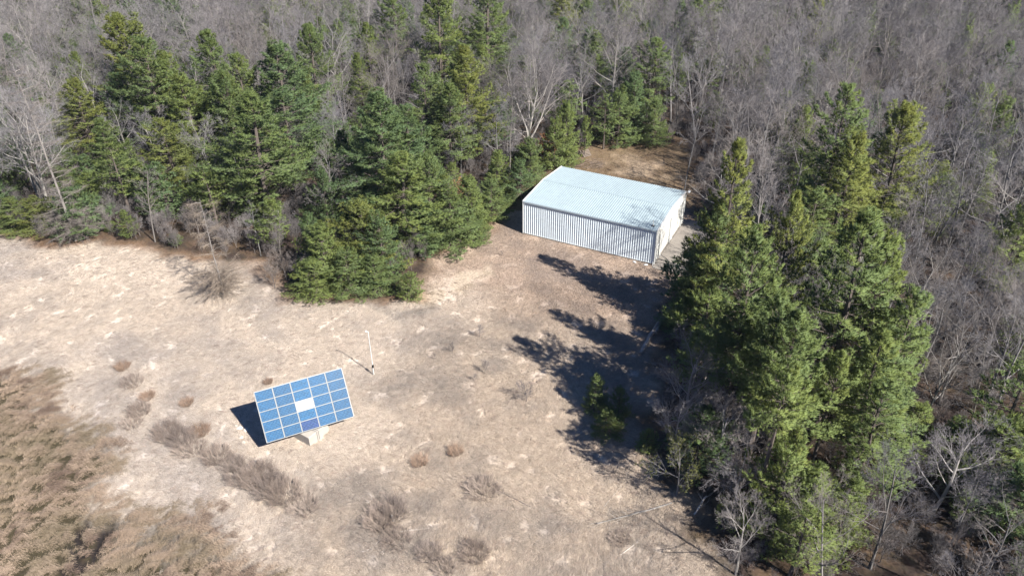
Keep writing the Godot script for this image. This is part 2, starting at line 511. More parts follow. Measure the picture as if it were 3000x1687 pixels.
func make_plants() -> void:
	conifers.tall = [
		make_conifer(18, 20, 3.6, 0.2, 0.8, 6, 0.26, 0.34, 0.24, 0.8, 0.38) + [20.0, 3.6],
		make_conifer(19, 20, 3.6, 0.28, 0.75, 5, 0.25, 0.34, 0.12, 1.2, 0.36) + [20.0, 3.6],
		make_conifer(11, 20, 3.6, 0.2, 0.72, 6, 0.27, 0.34, 0.1) + [20.0, 3.6],
		make_conifer(12, 20, 3.6, 0.25, 0.85, 6, 0.26, 0.34, 0.18) + [20.0, 3.6],
		make_conifer(13, 20, 3.6, 0.15, 0.7, 6, 0.27, 0.34, 0.14) + [20.0, 3.6],
		make_conifer(14, 20, 3.6, 0.3, 0.9, 6, 0.26, 0.36, 0.2) + [20.0, 3.6],
	]
	conifers.high = [
		make_conifer(15, 20, 3.6, 0.5, 0.72, 6, 0.26, 0.35, 0.15) + [20.0, 3.6],
		make_conifer(16, 20, 3.6, 0.42, 0.8, 6, 0.26, 0.35, 0.18) + [20.0, 3.6],
	]
	conifers.topped = [make_conifer(17, 16, 2.6, 0.74, 0.5, 6, 0.24, 0.34, 0.1) + [16.0, 2.6]]
	conifers.full = [
		make_conifer(21, 9, 2.6, 0.03, 0.5, 6, 0.25, 0.27, 0.05, 0.9, 0.36) + [9.0, 2.6],
		make_conifer(22, 9, 2.6, 0.03, 0.55, 6, 0.25, 0.27, 0.1, 0.9, 0.36) + [9.0, 2.6],
		make_conifer(24, 9, 2.6, 0.02, 0.5, 7, 0.26, 0.27, 0.06, 0.8, 0.33) + [9.0, 2.6],
		make_conifer(25, 9, 2.6, 0.04, 0.6, 6, 0.25, 0.28, 0.16, 1.0, 0.42) + [9.0, 2.6],
		make_conifer(23, 9, 2.6, 0.05, 0.52, 6, 0.25, 0.27, 0.1, 0.9, 0.36) + [9.0, 2.6],
	]
	conifers.young = [
		make_conifer(31, 6, 1.5, 0.12, 0.4, 5, 0.22, 0.23, 0.15) + [6.0, 1.5],
		make_conifer(32, 6, 1.6, 0.2, 0.45, 5, 0.22, 0.23, 0.2) + [6.0, 1.6],
		make_conifer(33, 3, 1.0, 0.03, 0.28, 5, 0.18, 0.19, 0.1) + [3.0, 1.0],
	]
	conifers.thin = [
		make_conifer(41, 9, 1.9, 0.35, 0.6, 4, 0.26, 0.25, 0.25, 0.6) + [9.0, 1.9],
		make_conifer(42, 9, 1.9, 0.45, 0.65, 4, 0.26, 0.25, 0.3, 0.6) + [9.0, 1.9],
	]
	hardwoods.oak = [
		make_hardwood(51, oak(14.0, {"bark": Color(0.252, 0.239, 0.225)})) + [16.0],
		make_hardwood(52, oak(14.0, {"start": [0.45, 0.25, 0.15, 0.1], "angle": [0.6, 0.7, 0.75, 0.7]})) + [16.0],
		make_hardwood(53, oak(13.0, {"count": [9, 7, 6, 5], "ratio": [0.52, 0.48, 0.5, 0.6], "bend": [0.1, 0.2, 0.24, 0.2, 0.2]})) + [15.5],
		make_hardwood(55, oak(13.0, {"count": [12, 7, 6, 5], "angle": [0.9, 0.75, 0.75, 0.7], "ratio": [0.42, 0.52, 0.5, 0.6], "bend": [0.09, 0.2, 0.24, 0.22, 0.2], "bark": Color(0.207, 0.198, 0.194)})) + [15.5],
		make_hardwood(56, oak(14.0, {"count": [9, 7, 6, 5], "start": [0.5, 0.25, 0.15, 0.1], "angle": [0.7, 0.75, 0.75, 0.7], "ratio": [0.5, 0.5, 0.5, 0.6], "bark": Color(0.144, 0.135, 0.133)})) + [16.5],
		make_hardwood(54, oak(14.0, {"bark": Color(0.126, 0.117, 0.113), "twig": Color(0.167, 0.159, 0.171)})) + [16.0],
	]
	hardwoods.slim = [
		make_hardwood(61, oak(14.0, {"girth": 0.14, "start": [0.5, 0.25, 0.15, 0.1], "ratio": [0.32, 0.5, 0.5, 0.6], "count": [11, 5, 5, 4], "sprays": 4})) + [15.5],
		make_hardwood(62, oak(14.0, {"girth": 0.13, "start": [0.35, 0.25, 0.15, 0.1], "ratio": [0.27, 0.5, 0.5, 0.6], "count": [14, 5, 5, 4], "sprays": 4, "bark": Color(0.135, 0.122, 0.117)})) + [15.5],
	]
	hardwoods.spreading = [
		make_hardwood(71, oak(10.0, {"girth": 0.24, "start": [0.18, 0.3, 0.15, 0.1], "angle": [0.62, 0.6, 0.75, 0.7], "ratio": [0.85, 0.5, 0.5, 0.6], "count": [10, 8, 7, 5], "rise": [0.03, 0.1, 0.05, 0.05, 0.0], "bark": Color(0.306, 0.288, 0.27)})) + [14.5],
		make_hardwood(72, oak(6.0, {"girth": 0.16, "start": [0.2, 0.3, 0.15, 0.1], "angle": [0.95, 0.7, 0.75, 0.7], "ratio": [0.75, 0.55, 0.5, 0.6], "count": [11, 8, 6, 5], "sprays": 5, "bend": [0.12, 0.22, 0.26, 0.22, 0.2], "rise": [0.02, 0.05, 0.04, 0.05, 0.0], "bark": Color(0.324, 0.306, 0.293), "twig": Color(0.225, 0.211, 0.216)})) + [8.0],
	]
	hardwoods.scrub = [
		make_hardwood(81, oak(3.6, {"girth": 0.06, "start": [0.1, 0.2, 0.1], "angle": [0.6, 0.6, 0.7], "ratio": [0.65, 0.5, 0.55], "count": [12, 8, 6], "depth": 3, "fine": 0.0085, "sprays": 5, "bark": Color(0.144, 0.131, 0.126), "twig": Color(0.171, 0.158, 0.16)})) + [4.5],
		make_hardwood(82, oak(4.0, {"girth": 0.05, "start": [0.15, 0.2, 0.1], "angle": [0.8, 0.6, 0.7], "ratio": [0.55, 0.5, 0.55], "count": [12, 8, 6], "depth": 3, "fine": 0.0085, "sprays": 5, "bark": Color(0.117, 0.104, 0.099), "twig": Color(0.149, 0.133, 0.131)})) + [4.8],
	]
	hardwoods.rusty = [
		make_hardwood(83, oak(4.0, {"girth": 0.06, "start": [0.15, 0.2, 0.1], "ratio": [0.5, 0.5, 0.55], "count": [10, 6, 5], "depth": 3, "fine": 0.008, "leaf": Color(0.324, 0.18, 0.09), "leafiness": 0.5, "leaf_size": 0.15})) + [4.8],
	]
	hardwoods.budding = [
		make_hardwood(84, oak(5.0, {"girth": 0.09, "start": [0.12, 0.2, 0.1, 0.1], "ratio": [0.6, 0.5, 0.5, 0.6], "count": [9, 6, 5, 4], "fine": 0.007, "leaf": Color(0.144, 0.153, 0.045), "leafiness": 0.4, "leaf_size": 0.085})) + [6.4],
	]
	hardwoods.skirted = [make_bare_conifer(91, 24, 4.8, 0.13) + [24.0], make_bare_conifer(92, 13, 4.3, 0.24) + [13.0]]
	bushes = [make_bush(101, 0.85, 1.5, 210, Color(0.265, 0.215, 0.185)), make_bush(102, 0.7, 1.7, 210, Color(0.285, 0.235, 0.205)), make_bush(103, 0.65, 0.9, 170, Color(0.29, 0.21, 0.16)), make_bush(104, 0.95, 1.5, 210, Color(0.235, 0.195, 0.175))]


# ---------------------------------------------------------------- ground cover
func scatter(called: String, mesh: Mesh, material: Material, places: Array, colors: Array, parent: Node = self) -> void:
	if places.is_empty():
		return
	var mm := MultiMesh.new()
	mm.transform_format = MultiMesh.TRANSFORM_3D
	mm.use_colors = true
	mm.mesh = mesh
	mm.instance_count = places.size()
	for i in places.size():
		mm.set_instance_transform(i, places[i])
		mm.set_instance_color(i, colors[i])
	var o := MultiMeshInstance3D.new()
	var n := called
	var k := 1
	while parent.has_node(NodePath(n)):
		n = "%s_%03d" % [called, k]
		k += 1
	o.name = n
	o.multimesh = mm
	o.material_override = material
	parent.add_child(o, true)
	o.set_meta("kind", "stuff")


func grass_clump(seed_value: int, blades: int, r: float, length: float, width: float, flatness: float) -> ArrayMesh:
	rng.seed = seed_value
	var s := Shape.new()
	for i in blades:
		var p := Vector3(rng.randf_range(-r, r), -0.01, rng.randf_range(-r, r))
		var a := rng.randfn(0.0, 0.55)
		var up := rng.randf_range(0.1, 0.75) * (1.0 - flatness)
		var d := Vector3(cos(a), up, sin(a)).normalized()
		var l := length * rng.randf_range(0.5, 1.2)
		var side := Vector3(-d.z, 0, d.x).normalized() * width * rng.randf_range(0.7, 1.2)
		var mid := p + d * l * 0.55 + Vector3(0, 0.02 + 0.06 * rng.randf(), 0)
		var tip := p + d * l * Vector3(1, 0.6, 1)
		var g := rng.randf_range(0.78, 1.22)
		var k := Color(g, g, g * rng.randf_range(0.94, 1.04))
		s.tri(p - side, p + side, mid, k)
		s.tri(mid - side * 0.8, mid + side * 0.8, tip, k)
	return s.mesh()


func make_ground() -> void:
	var xs: Array[float] = []
	var zs: Array[float] = []
	var step := 6.0
	var p := -1500.0
	while p < 1500.0:
		xs.append(p)
		step = 0.45 if p > -74.0 and p < 34.0 else clampf(minf(absf(p + 74.0), absf(p - 34.0)) * 0.25, 0.8, 200.0)
		p += step
	p = -1500.0
	while p < 400.0:
		zs.append(p)
		step = 0.45 if p > -126.0 and p < -34.0 else clampf(minf(absf(p + 126.0), absf(p + 34.0)) * 0.25, 0.8, 200.0)
		p += step
	var v := PackedVector3Array()
	var c := PackedColorArray()
	var uv := PackedVector2Array()
	var index := PackedInt32Array()
	for j in zs.size():
		for i in xs.size():
			v.append(Vector3(xs[i], ground_height(xs[i], zs[j]), zs[j]))
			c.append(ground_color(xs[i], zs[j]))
			uv.append(Vector2(xs[i], zs[j]) / 6.3)
			if i and j:
				var k := j * xs.size() + i
				index.append_array([k, k - 1, k - xs.size() - 1, k, k - xs.size() - 1, k - xs.size()])
	var arrays := []
	arrays.resize(Mesh.ARRAY_MAX)
	arrays[Mesh.ARRAY_VERTEX] = v
	arrays[Mesh.ARRAY_COLOR] = c
	arrays[Mesh.ARRAY_TEX_UV] = uv
	arrays[Mesh.ARRAY_INDEX] = index
	var st := SurfaceTool.new()
	st.create_from_arrays(arrays)
	st.generate_normals()
	structure("ground", st.commit(), materials.soil)


func mottle(size: int, low: float, high: float, frequency: float, seed_value: int) -> ImageTexture:
	var n := FastNoiseLite.new()
	n.seed = seed_value
	n.noise_type = FastNoiseLite.TYPE_SIMPLEX
	n.frequency = frequency
	n.fractal_octaves = 6
	n.fractal_gain = 0.65
	var im := n.get_seamless_image(size, size)
	im.convert(Image.FORMAT_L8)
	var data := im.get_data()
	for i in data.size():
		var f := clampf(lerpf(low, high, data[i] / 255.0), 0.0, 1.0)
		data[i] = int(255.0 * pow(f, 1.0 / 2.2))
	return ImageTexture.create_from_image(Image.create_from_data(size, size, false, Image.FORMAT_L8, data))


func grass() -> void:
	var clumps := [grass_clump(201, 11, 0.16, 0.42, 0.011, 0.3), grass_clump(202, 10, 0.18, 0.5, 0.011, 0.1), grass_clump(203, 12, 0.2, 0.32, 0.012, 0.5)]
	var short := [grass_clump(204, 12, 0.22, 0.16, 0.011, 0.3), grass_clump(205, 12, 0.22, 0.2, 0.011, 0.2)]
	var places: Array = [[], [], [], [], []]
	var tints: Array = [[], [], [], [], []]
	rng.seed = 7
	var z := -124.0
	while z < -34.0:
		var cell := 0.15 if z > -80.0 else 0.19
		var x := -78.0
		while x < 32.0:
			x += cell
			var px := x + rng.randf_range(-0.5, 0.5) * cell
			var pz := z + rng.randf_range(-0.5, 0.5) * cell
			var keep := rng.randf()
			if not in_view(Vector3(px, 0, pz), 0.12):
				continue
			var open := openness(px, pz)
			if open < 0.35 or keep > open:
				continue
			var shed := Vector2(px - 1.69, pz + 92.3).rotated(-0.4834)
			if shed.x > -0.1 and shed.x < 23.0 and shed.y < 0.1 and shed.y > -12.4:
				continue
			if Vector2(px + 19.0, pz + 53.8).length() < 1.3:
				continue
			var m := marshiness(px, pz)
			if keep < m * m * 1.3:
				continue
			var lawn := clampf((-70.0 - pz + px * 0.35) / 8.0, 0.0, 1.0)
			var sand := Geometry2D.get_closest_point_to_segment(Vector2(px, pz), Vector2(-10.3, -76.2), Vector2(-4.4, -82.2)).distance_to(Vector2(px, pz))
			var gap := patchy.get_noise_2d(px * 9.0, pz * 9.0)
			if sand < 1.2 + gap * 2.0 or gap < -0.5:
				continue
			if pz < -99.0 and rng.randf() < 0.75:
				continue
			var kind := rng.randi() % 3
			if rng.randf() < lawn:
				kind = 3 + rng.randi() % 2
			var k := ground_color(px, pz)
			var f := rng.randf_range(0.8, 1.3) * (1.0 + 0.5 * fine.get_noise_2d(px * 14.0, pz * 14.0))
			if rng.randf() < 0.08:
				k = k.lerp(Color(0.25, 0.17, 0.13), 0.6)
			var a := -0.45 + 1.6 * broad.get_noise_2d(px * 5.0 + 90.0, pz * 5.0) + rng.randfn(0.0, 0.35)
			if rng.randf() < 0.12:
				a += PI
			var s := rng.randf_range(0.75, 1.25)
			places[kind].append(Transform3D(Basis(Vector3.UP, -a).scaled(Vector3(s, s, s)), Vector3(px, ground_height(px, pz), pz)))
			tints[kind].append(Color(minf(k.r * f, 0.8), minf(k.g * f, 0.8), minf(k.b * f, 0.8)))
		z += cell
	var o := Node3D.new()
	o.name = "dry_grass"
	add_child(o)
	o.set_meta("kind", "stuff")
	o.set_meta("label", "pale dry straw coloured grass covering the open clearing")
	o.set_meta("category", "grass")
	for i in 3:
		scatter("tall_grass", clumps[i], materials.straw, places[i], tints[i], o)
	for i in 2:
		scatter("short_grass", short[i], materials.straw, places[3 + i], tints[3 + i], o)
	# longer straw laid over by wind in pale tufts
	var mats := [tussock(311, 0.3, 0.12, 46), tussock(312, 0.2, 0.15, 40), tussock(313, 0.4, 0.14, 52)]
	var laid: Array = [[], [], []]
	var shade_of: Array = [[], [], []]
	rng.seed = 27
	z = -97.0
	while z < -34.0:
		var x := -78.0
		while x < 20.0:
			x += 0.4
			var px := x + rng.randf_range(-0.4, 0.4)
			var pz := z + rng.randf_range(-0.4, 0.4)
			var lawn := clampf((-70.0 - pz + px * 0.35) / 8.0, 0.0, 1.0)
			var swell := 0.5 + 0.6 * patchy.get_noise_2d(px * 5.0 + 31.0, pz * 5.0) + 0.8 * fine.get_noise_2d(px * 3.0, pz * 3.0)
			if rng.randf() > (0.25 + 0.6 * swell) * (1.0 - lawn) or not in_view(Vector3(px, 0, pz), 0.1) or openness(px, pz) < 0.8 or marshiness(px, pz) > 0.3:
				continue
			if Vector2(px + 19.0, pz + 53.8).length() < 1.8 or Vector2(px + 14.4, pz + 62.6).length() < 0.6:
				continue
			var k := ground_color(px, pz)
			var f := rng.randf_range(0.88, 1.14)
			if rng.randf() < 0.14:
				k = k.lerp(Color(0.24, 0.185, 0.16), 0.6)
			var a := -0.45 + 1.3 * broad.get_noise_2d(px * 5.0 + 90.0, pz * 5.0) + rng.randfn(0.0, 0.3)
			var s := rng.randf_range(0.3, 0.75)
			var which := rng.randi() % 3
			laid[which].append(Transform3D(Basis(Vector3.UP, -a).scaled(Vector3(s, s * rng.randf_range(0.5, 1.0), s)), Vector3(px, ground_height(px, pz) - 0.03, pz)))
			shade_of[which].append(Color(minf(k.r * f, 0.82), minf(k.g * f, 0.8), minf(k.b * f, 0.75)))
		z += 0.42
	for i in 3:
		scatter("laid_straw", mats[i], materials.straw, laid[i], shade_of[i], o)
	# sedge tussocks of the wet ground
	var tussocks: Array = [grass_clump(301, 13, 0.13, 0.5, 0.012, 0.2), grass_clump(302, 12, 0.15, 0.58, 0.012, 0.0), grass_clump(303, 12, 0.14, 0.42, 0.013, 0.3)]
	var spots: Array = [[], [], []]
	var shades: Array = [[], [], []]
	rng.seed = 17
	z = -76.0
	while z < -34.0:
		var x := -62.0
		while x < -12.0:
			x += 0.13
			var px := x + rng.randf_range(-0.07, 0.07)
			var pz := z + rng.randf_range(-0.07, 0.07)
			if not in_view(Vector3(px, 0, pz), 0.12):
				continue
			var m := marshiness(px, pz)
			var rise := hummock(px, pz)
			if rng.randf() > m * 2.0 or rise < -0.04 or wet_channel(px, pz) < 0.45 + 0.9 * absf(rise):
				continue
			var q := patchy.get_noise_2d(px * 4.0, pz * 4.0)
			var k := mixed(Color(0.34, 0.262, 0.2), Color(0.235, 0.19, 0.135), 0.3 + q * 1.5 - rise * 0.5)
			k = k.lerp(Color(0.13, 0.09, 0.075), clampf(-q * 2.0 - 0.55 + fine.get_noise_2d(px * 5.0, pz * 5.0), 0.0, 0.7))
			var f := rng.randf_range(0.85, 1.2)
			var a := -0.5 + 1.2 * broad.get_noise_2d(px * 5.0 + 90.0, pz * 5.0) + rng.randfn(0.0, 0.25)
			var s := rng.randf_range(0.7, 1.2)
			var which := rng.randi() % 3
			spots[which].append(Transform3D(Basis(Vector3.UP, -a).scaled(Vector3(s, s * 1.3, s)), Vector3(px, ground_height(px, pz) + maxf(0.0, rise + 0.1) * 1.0 * m, pz)))
			shades[which].append(Color(k.r * f, k.g * f, k.b * f))
		z += 0.13
	o = Node3D.new()
	o.name = "marsh_sedge"
	add_child(o)
	o.set_meta("kind", "stuff")
	o.set_meta("label", "brown tussocks of matted sedge in the wet lower left corner")
	o.set_meta("category", "sedge")
	for i in 3:
		scatter("tussock", tussocks[i], materials.straw, spots[i], shades[i], o)


func hummock(x: float, z: float) -> float:      # the swell of the sedge, long across the slope
	var u := x * 0.87 - z * 0.5
	var w := x * 0.5 + z * 0.87
	return fine.get_noise_2d(u * 1.7 + 1.2 * broad.get_noise_2d(x * 9.0, z * 9.0), w * 4.6)


func wet_channel(x: float, z: float) -> float:      # metres from the dark wet run in the sedge
	var best := 1e9
	for i in channel.size() - 1:
		best = minf(best, Geometry2D.get_closest_point_to_segment(Vector2(x, z), channel[i], channel[i + 1]).distance_to(Vector2(x, z)))
	return best + 0.9 * fine.get_noise_2d(x * 5.0, z * 5.0) + 0.15


var channel := PackedVector2Array()


# a combed lump of blades, long along x and arched in the middle
func tussock(seed_value: int, long: float, across: float, blades: int) -> ArrayMesh:
	rng.seed = seed_value
	var s := Shape.new()
	for i in blades:
		var u := rng.randf_range(-1, 1)
		var w := rng.randf_range(-1, 1) * sqrt(1.0 - u * u)
		var dome := (1.0 - 0.75 * w * w) * (1.0 - 0.3 * u * u)
		var p := Vector3(u * long, 0.0, w * across)
		var b := rng.randfn(0.0, 0.3) + w * 0.45
		var d := Vector3(cos(b), 0, sin(b))
		var l := rng.randf_range(0.35, 0.7)
		var side := Vector3(-d.z, 0, d.x) * rng.randf_range(0.009, 0.016)
		var q := p + d * l * 0.25 + Vector3(0, 0.3 * dome * rng.randf_range(0.75, 1.1), 0)
		var e := p + d * l * 0.8 + Vector3(0, 0.27 * dome * rng.randf_range(0.6, 1.1), 0)
		var tip := p + d * l * 1.2 + Vector3(0, 0.06, 0)
		var g := rng.randf_range(0.78, 1.22)
		var k := Color(g, g, g)
		s.quad(p - side, p + side, q + side, q - side, k)
		s.quad(q - side, q + side, e + side, e - side, k)
		s.tri(e - side, e + side, tip, k)
	return s.mesh()


# ---------------------------------------------------------------- the shed
func sheet_line(length: float, pitch: float, rib: float) -> PackedVector2Array:   # along, out
	var line := PackedVector2Array([Vector2(0, 0)])
	var x := pitch * 0.2
	while x + pitch * 0.66 < length:
		line.append(Vector2(x, 0))
		line.append(Vector2(x + pitch * 0.2, rib))
		line.append(Vector2(x + pitch * 0.44, rib))
		line.append(Vector2(x + pitch * 0.64, 0))
		x += pitch
	line.append(Vector2(length, 0))
	return line


# a ribbed sheet from the line origin + along * t; low(t) and high(t) are its two edges across
func ribbed(length: float, pitch: float, rib: float, origin: Vector3, along: Vector3, out: Vector3, low: Callable, high: Callable) -> ArrayMesh:
	var s := Shape.new()
	var line := sheet_line(length, pitch, rib)
	for i in line.size() - 1:
		var a := line[i]
		var b := line[i + 1]
		var oa := origin + along * a.x + out * a.y
		var ob := origin + along * b.x + out * b.y
		var f := 1.0 + 0.03 * sin(floor(a.x / 0.914) * 7.3)
		s.quad(oa + low.call(a.x), oa + high.call(a.x), ob + high.call(b.x), ob + low.call(b.x), Color(f, f, f))
	return s.mesh()


func shed() -> void:
	const L := 18.29
	const W := 12.16
	const H := 4.86
	const RISE := 0.51
	var o := thing("metal_shed", "long pale metal shed with a ribbed low gable roof in the clearing", "shed", Vector3(1.69, 0, -92.3), -0.4834)
	# inside the shed's own axes: x along the front, -z towards the back
	var up := func(t: float) -> Vector3: return Vector3(0, H, 0)
	var foot := func(_t: float) -> Vector3: return Vector3(0, 0.14, 0)
	var gable := func(t: float) -> Vector3: return Vector3(0, H + RISE * (1.0 - absf(t - W / 2) / (W / 2)), 0)
	part("front_wall", ribbed(L - 0.06, 0.305, 0.045, Vector3(0.03, 0, 0), Vector3.RIGHT, Vector3.BACK, foot, up), materials.siding, o)
	part("back_wall", ribbed(L, 0.305, 0.055, Vector3(0, 0, -W), Vector3.RIGHT, Vector3.FORWARD, foot, up), materials.siding, o)
	part("left_wall", ribbed(W, 0.305, 0.055, Vector3.ZERO, Vector3.FORWARD, Vector3.LEFT, foot, gable), materials.siding, o)
	# the right gable has two door openings and a small door
	var right := Shape.new()
	var holes := [[0.75, 1.75, 2.2], [2.4, 6.2, 3.9], [7.2, 11.2, 3.9]]
	var line := sheet_line(W, 0.305, 0.045)
	for i in line.size() - 1:
		var a := line[i]
		var b := line[i + 1]
		var base := 0.02
		for hole in holes:
			if a.x + b.x > 2.0 * hole[0] and a.x + b.x < 2.0 * hole[1]:
				base = hole[2]
		right.quad(Vector3(L + a.y, base, -a.x), Vector3(L + a.y, 0, -a.x) + gable.call(a.x), Vector3(L + b.y, 0, -b.x) + gable.call(b.x), Vector3(L + b.y, base, -b.x), Color.WHITE)
	part("right_wall", right.mesh(), materials.gable_white, o)
	for hole in holes:
		var mid: float = (hole[0] + hole[1]) / 2
		var wide: float = hole[1] - hole[0]
		var frame := Shape.new()
		for e in [hole[0], hole[1]]:
			frame.box(Vector3(L + 0.03, hole[2] / 2, -e), Vector3(0.16, hole[2], 0.12))
		frame.box(Vector3(L + 0.03, hole[2] + 0.06, -mid), Vector3(0.16, 0.12, wide + 0.12))
		if wide < 2.0:
			var door := Shape.new()
			door.bevelled(Vector3(L - 0.05, hole[2] / 2, -mid), Vector3(0.06, hole[2] - 0.02, wide - 0.14), 0.01)
			var d := part("door", door.mesh(), materials.door_white, o)
			var knob := Shape.new()
			knob.tube([Vector3(L - 0.02, 1.0, -mid + 0.35), Vector3(L + 0.05, 1.0, -mid + 0.35)], [0.035, 0.03], 8, Color.WHITE, true)
			part("handle", knob.mesh(), materials.dark_metal, d)
			part("frame", frame.mesh(), materials.trim, d)
		else:
			var leaf := Shape.new()
			leaf.box(Vector3(L - 0.12, hole[2] / 2, -mid), Vector3(0.02, hole[2], wide - 0.14))
			var d := part("overhead_door", leaf.mesh(), materials.dark_metal, o)
			for k in 6:
				var panel := Shape.new()
				panel.bevelled(Vector3(L - 0.085, hole[2] * (k + 0.5) / 6.0, -mid), Vector3(0.05, hole[2] / 6.0 - 0.02, wide - 0.16), 0.012)
				part("panel", panel.mesh(), materials.door_white, d)
			part("frame", frame.mesh(), materials.trim, d)
	# the roof: two ribbed slopes, a ridge cap and edge trims
	for s in [0.0, 1.0]:
		var eave_z := 0.12 if s == 0.0 else -W - 0.12
		var eave_y := H + 0.05 - 0.01
		var low := func(_t: float) -> Vector3: return Vector3(0, eave_y, eave_z)
		var high := func(_t: float) -> Vector3: return Vector3(0, H + RISE + 0.05, -W / 2)
		part("roof_slope", ribbed(L + 0.1, 0.305, 0.034, Vector3(-0.05, 0, 0), Vector3.RIGHT, Vector3.UP, low, high), materials.roofing, o)
	var cap := Shape.new()
	for s in [1.0, -1.0]:
		cap.quad(Vector3(-0.06, H + RISE + 0.09, -W / 2), Vector3(L + 0.06, H + RISE + 0.09, -W / 2), Vector3(L + 0.06, H + RISE + 0.072, -W / 2 + s * 0.2), Vector3(-0.06, H + RISE + 0.072, -W / 2 + s * 0.2), Color.WHITE)
	part("ridge_cap", cap.mesh(), materials.roofing, o)
	for s in [0.0, 1.0]:
		var trim := Shape.new()
		trim.box(Vector3(L / 2, H - 0.05, 0.1 if s == 0.0 else -W - 0.1), Vector3(L + 0.2, 0.17, 0.08))
		part("eave_trim", trim.mesh(), materials.trim_blue, o)
		var x := -0.08 if s == 0.0 else L + 0.08
		for q in [0.0, 1.0]:
			var z0 := 0.14 if q == 0.0 else -W - 0.14
			var mid := Vector3(x, H + RISE / 2 + 0.02, (z0 - W / 2) / 2)
			var rake := Shape.new()
			var run := absf(z0 + W / 2)
			var tilt := atan2(RISE, run) * (1.0 if q == 0.0 else -1.0)
			rake.box(mid, Vector3(0.1, 0.2, run / cos(tilt) + 0.012), Basis(Vector3.RIGHT, tilt))
			part("gable_trim", rake.mesh(), materials.trim, o)
		for q in [0.0, 1.0]:
			var corner := Shape.new()
			var cz := -0.07 if q == 0.0 else -W + 0.07
			corner.box(Vector3(x * 1.0, H / 2 + 0.02, cz + (0.09 if q == 0.0 else -0.09)), Vector3(0.1, H - 0.2, 0.24))
			part("corner_trim", corner.mesh(), materials.trim, o)
	var base := Shape.new()
	base.box(Vector3(L / 2, 0.06, -W / 2), Vector3(L + 0.12, 0.16, W + 0.12))
	part("foundation", base.mesh(), materials.concrete, o)
	var sill := Shape.new()
	sill.box(Vector3(L / 2, 0.165, 0.03), Vector3(L - 0.3, 0.05, 0.09))
	part("base_trim", sill.mesh(), materials.trim, o)
	# vent pipe near the front right corner of the roof
	var flash := Shape.new()
	flash.box(Vector3(L - 0.75, H + 0.15, -0.75), Vector3(0.34, 0.1, 0.34))
	var pipe := part("vent_pipe", flash.mesh(), materials.dark_metal, o)
	var stack := Shape.new()
	stack.tube([Vector3(L - 0.75, H + 0.15, -0.75), Vector3(L - 0.75, H + 0.95, -0.75)], [0.05, 0.05], 10, Color.WHITE, true)
	part("pipe", stack.mesh(), materials.trim, pipe)
	# flood lamp on a bracket at the far right corner
	var bracket := Shape.new()
	bracket.box(Vector3(L + 0.25, H + 0.1, -W + 0.05), Vector3(0.5, 0.08, 0.08))
	bracket.box(Vector3(L + 0.1, H - 0.1, -W + 0.05), Vector3(0.08, 0.5, 0.2))
	var lamp := part("flood_lamp", bracket.mesh(), materials.dark_metal, o)
	for k in 2:
		var head := Shape.new()
		var at := Vector3(L + 0.42, H + 0.16, -W + 0.05 + (k - 0.5) * 0.34)
		head.tube([at - Vector3(0.1, 0, 0), at, at + Vector3(0.16, -0.1, 0)], [0.07, 0.12, 0.16], 10, Color.WHITE, true)
		part("lamp_head", head.mesh(), materials.trim, lamp)


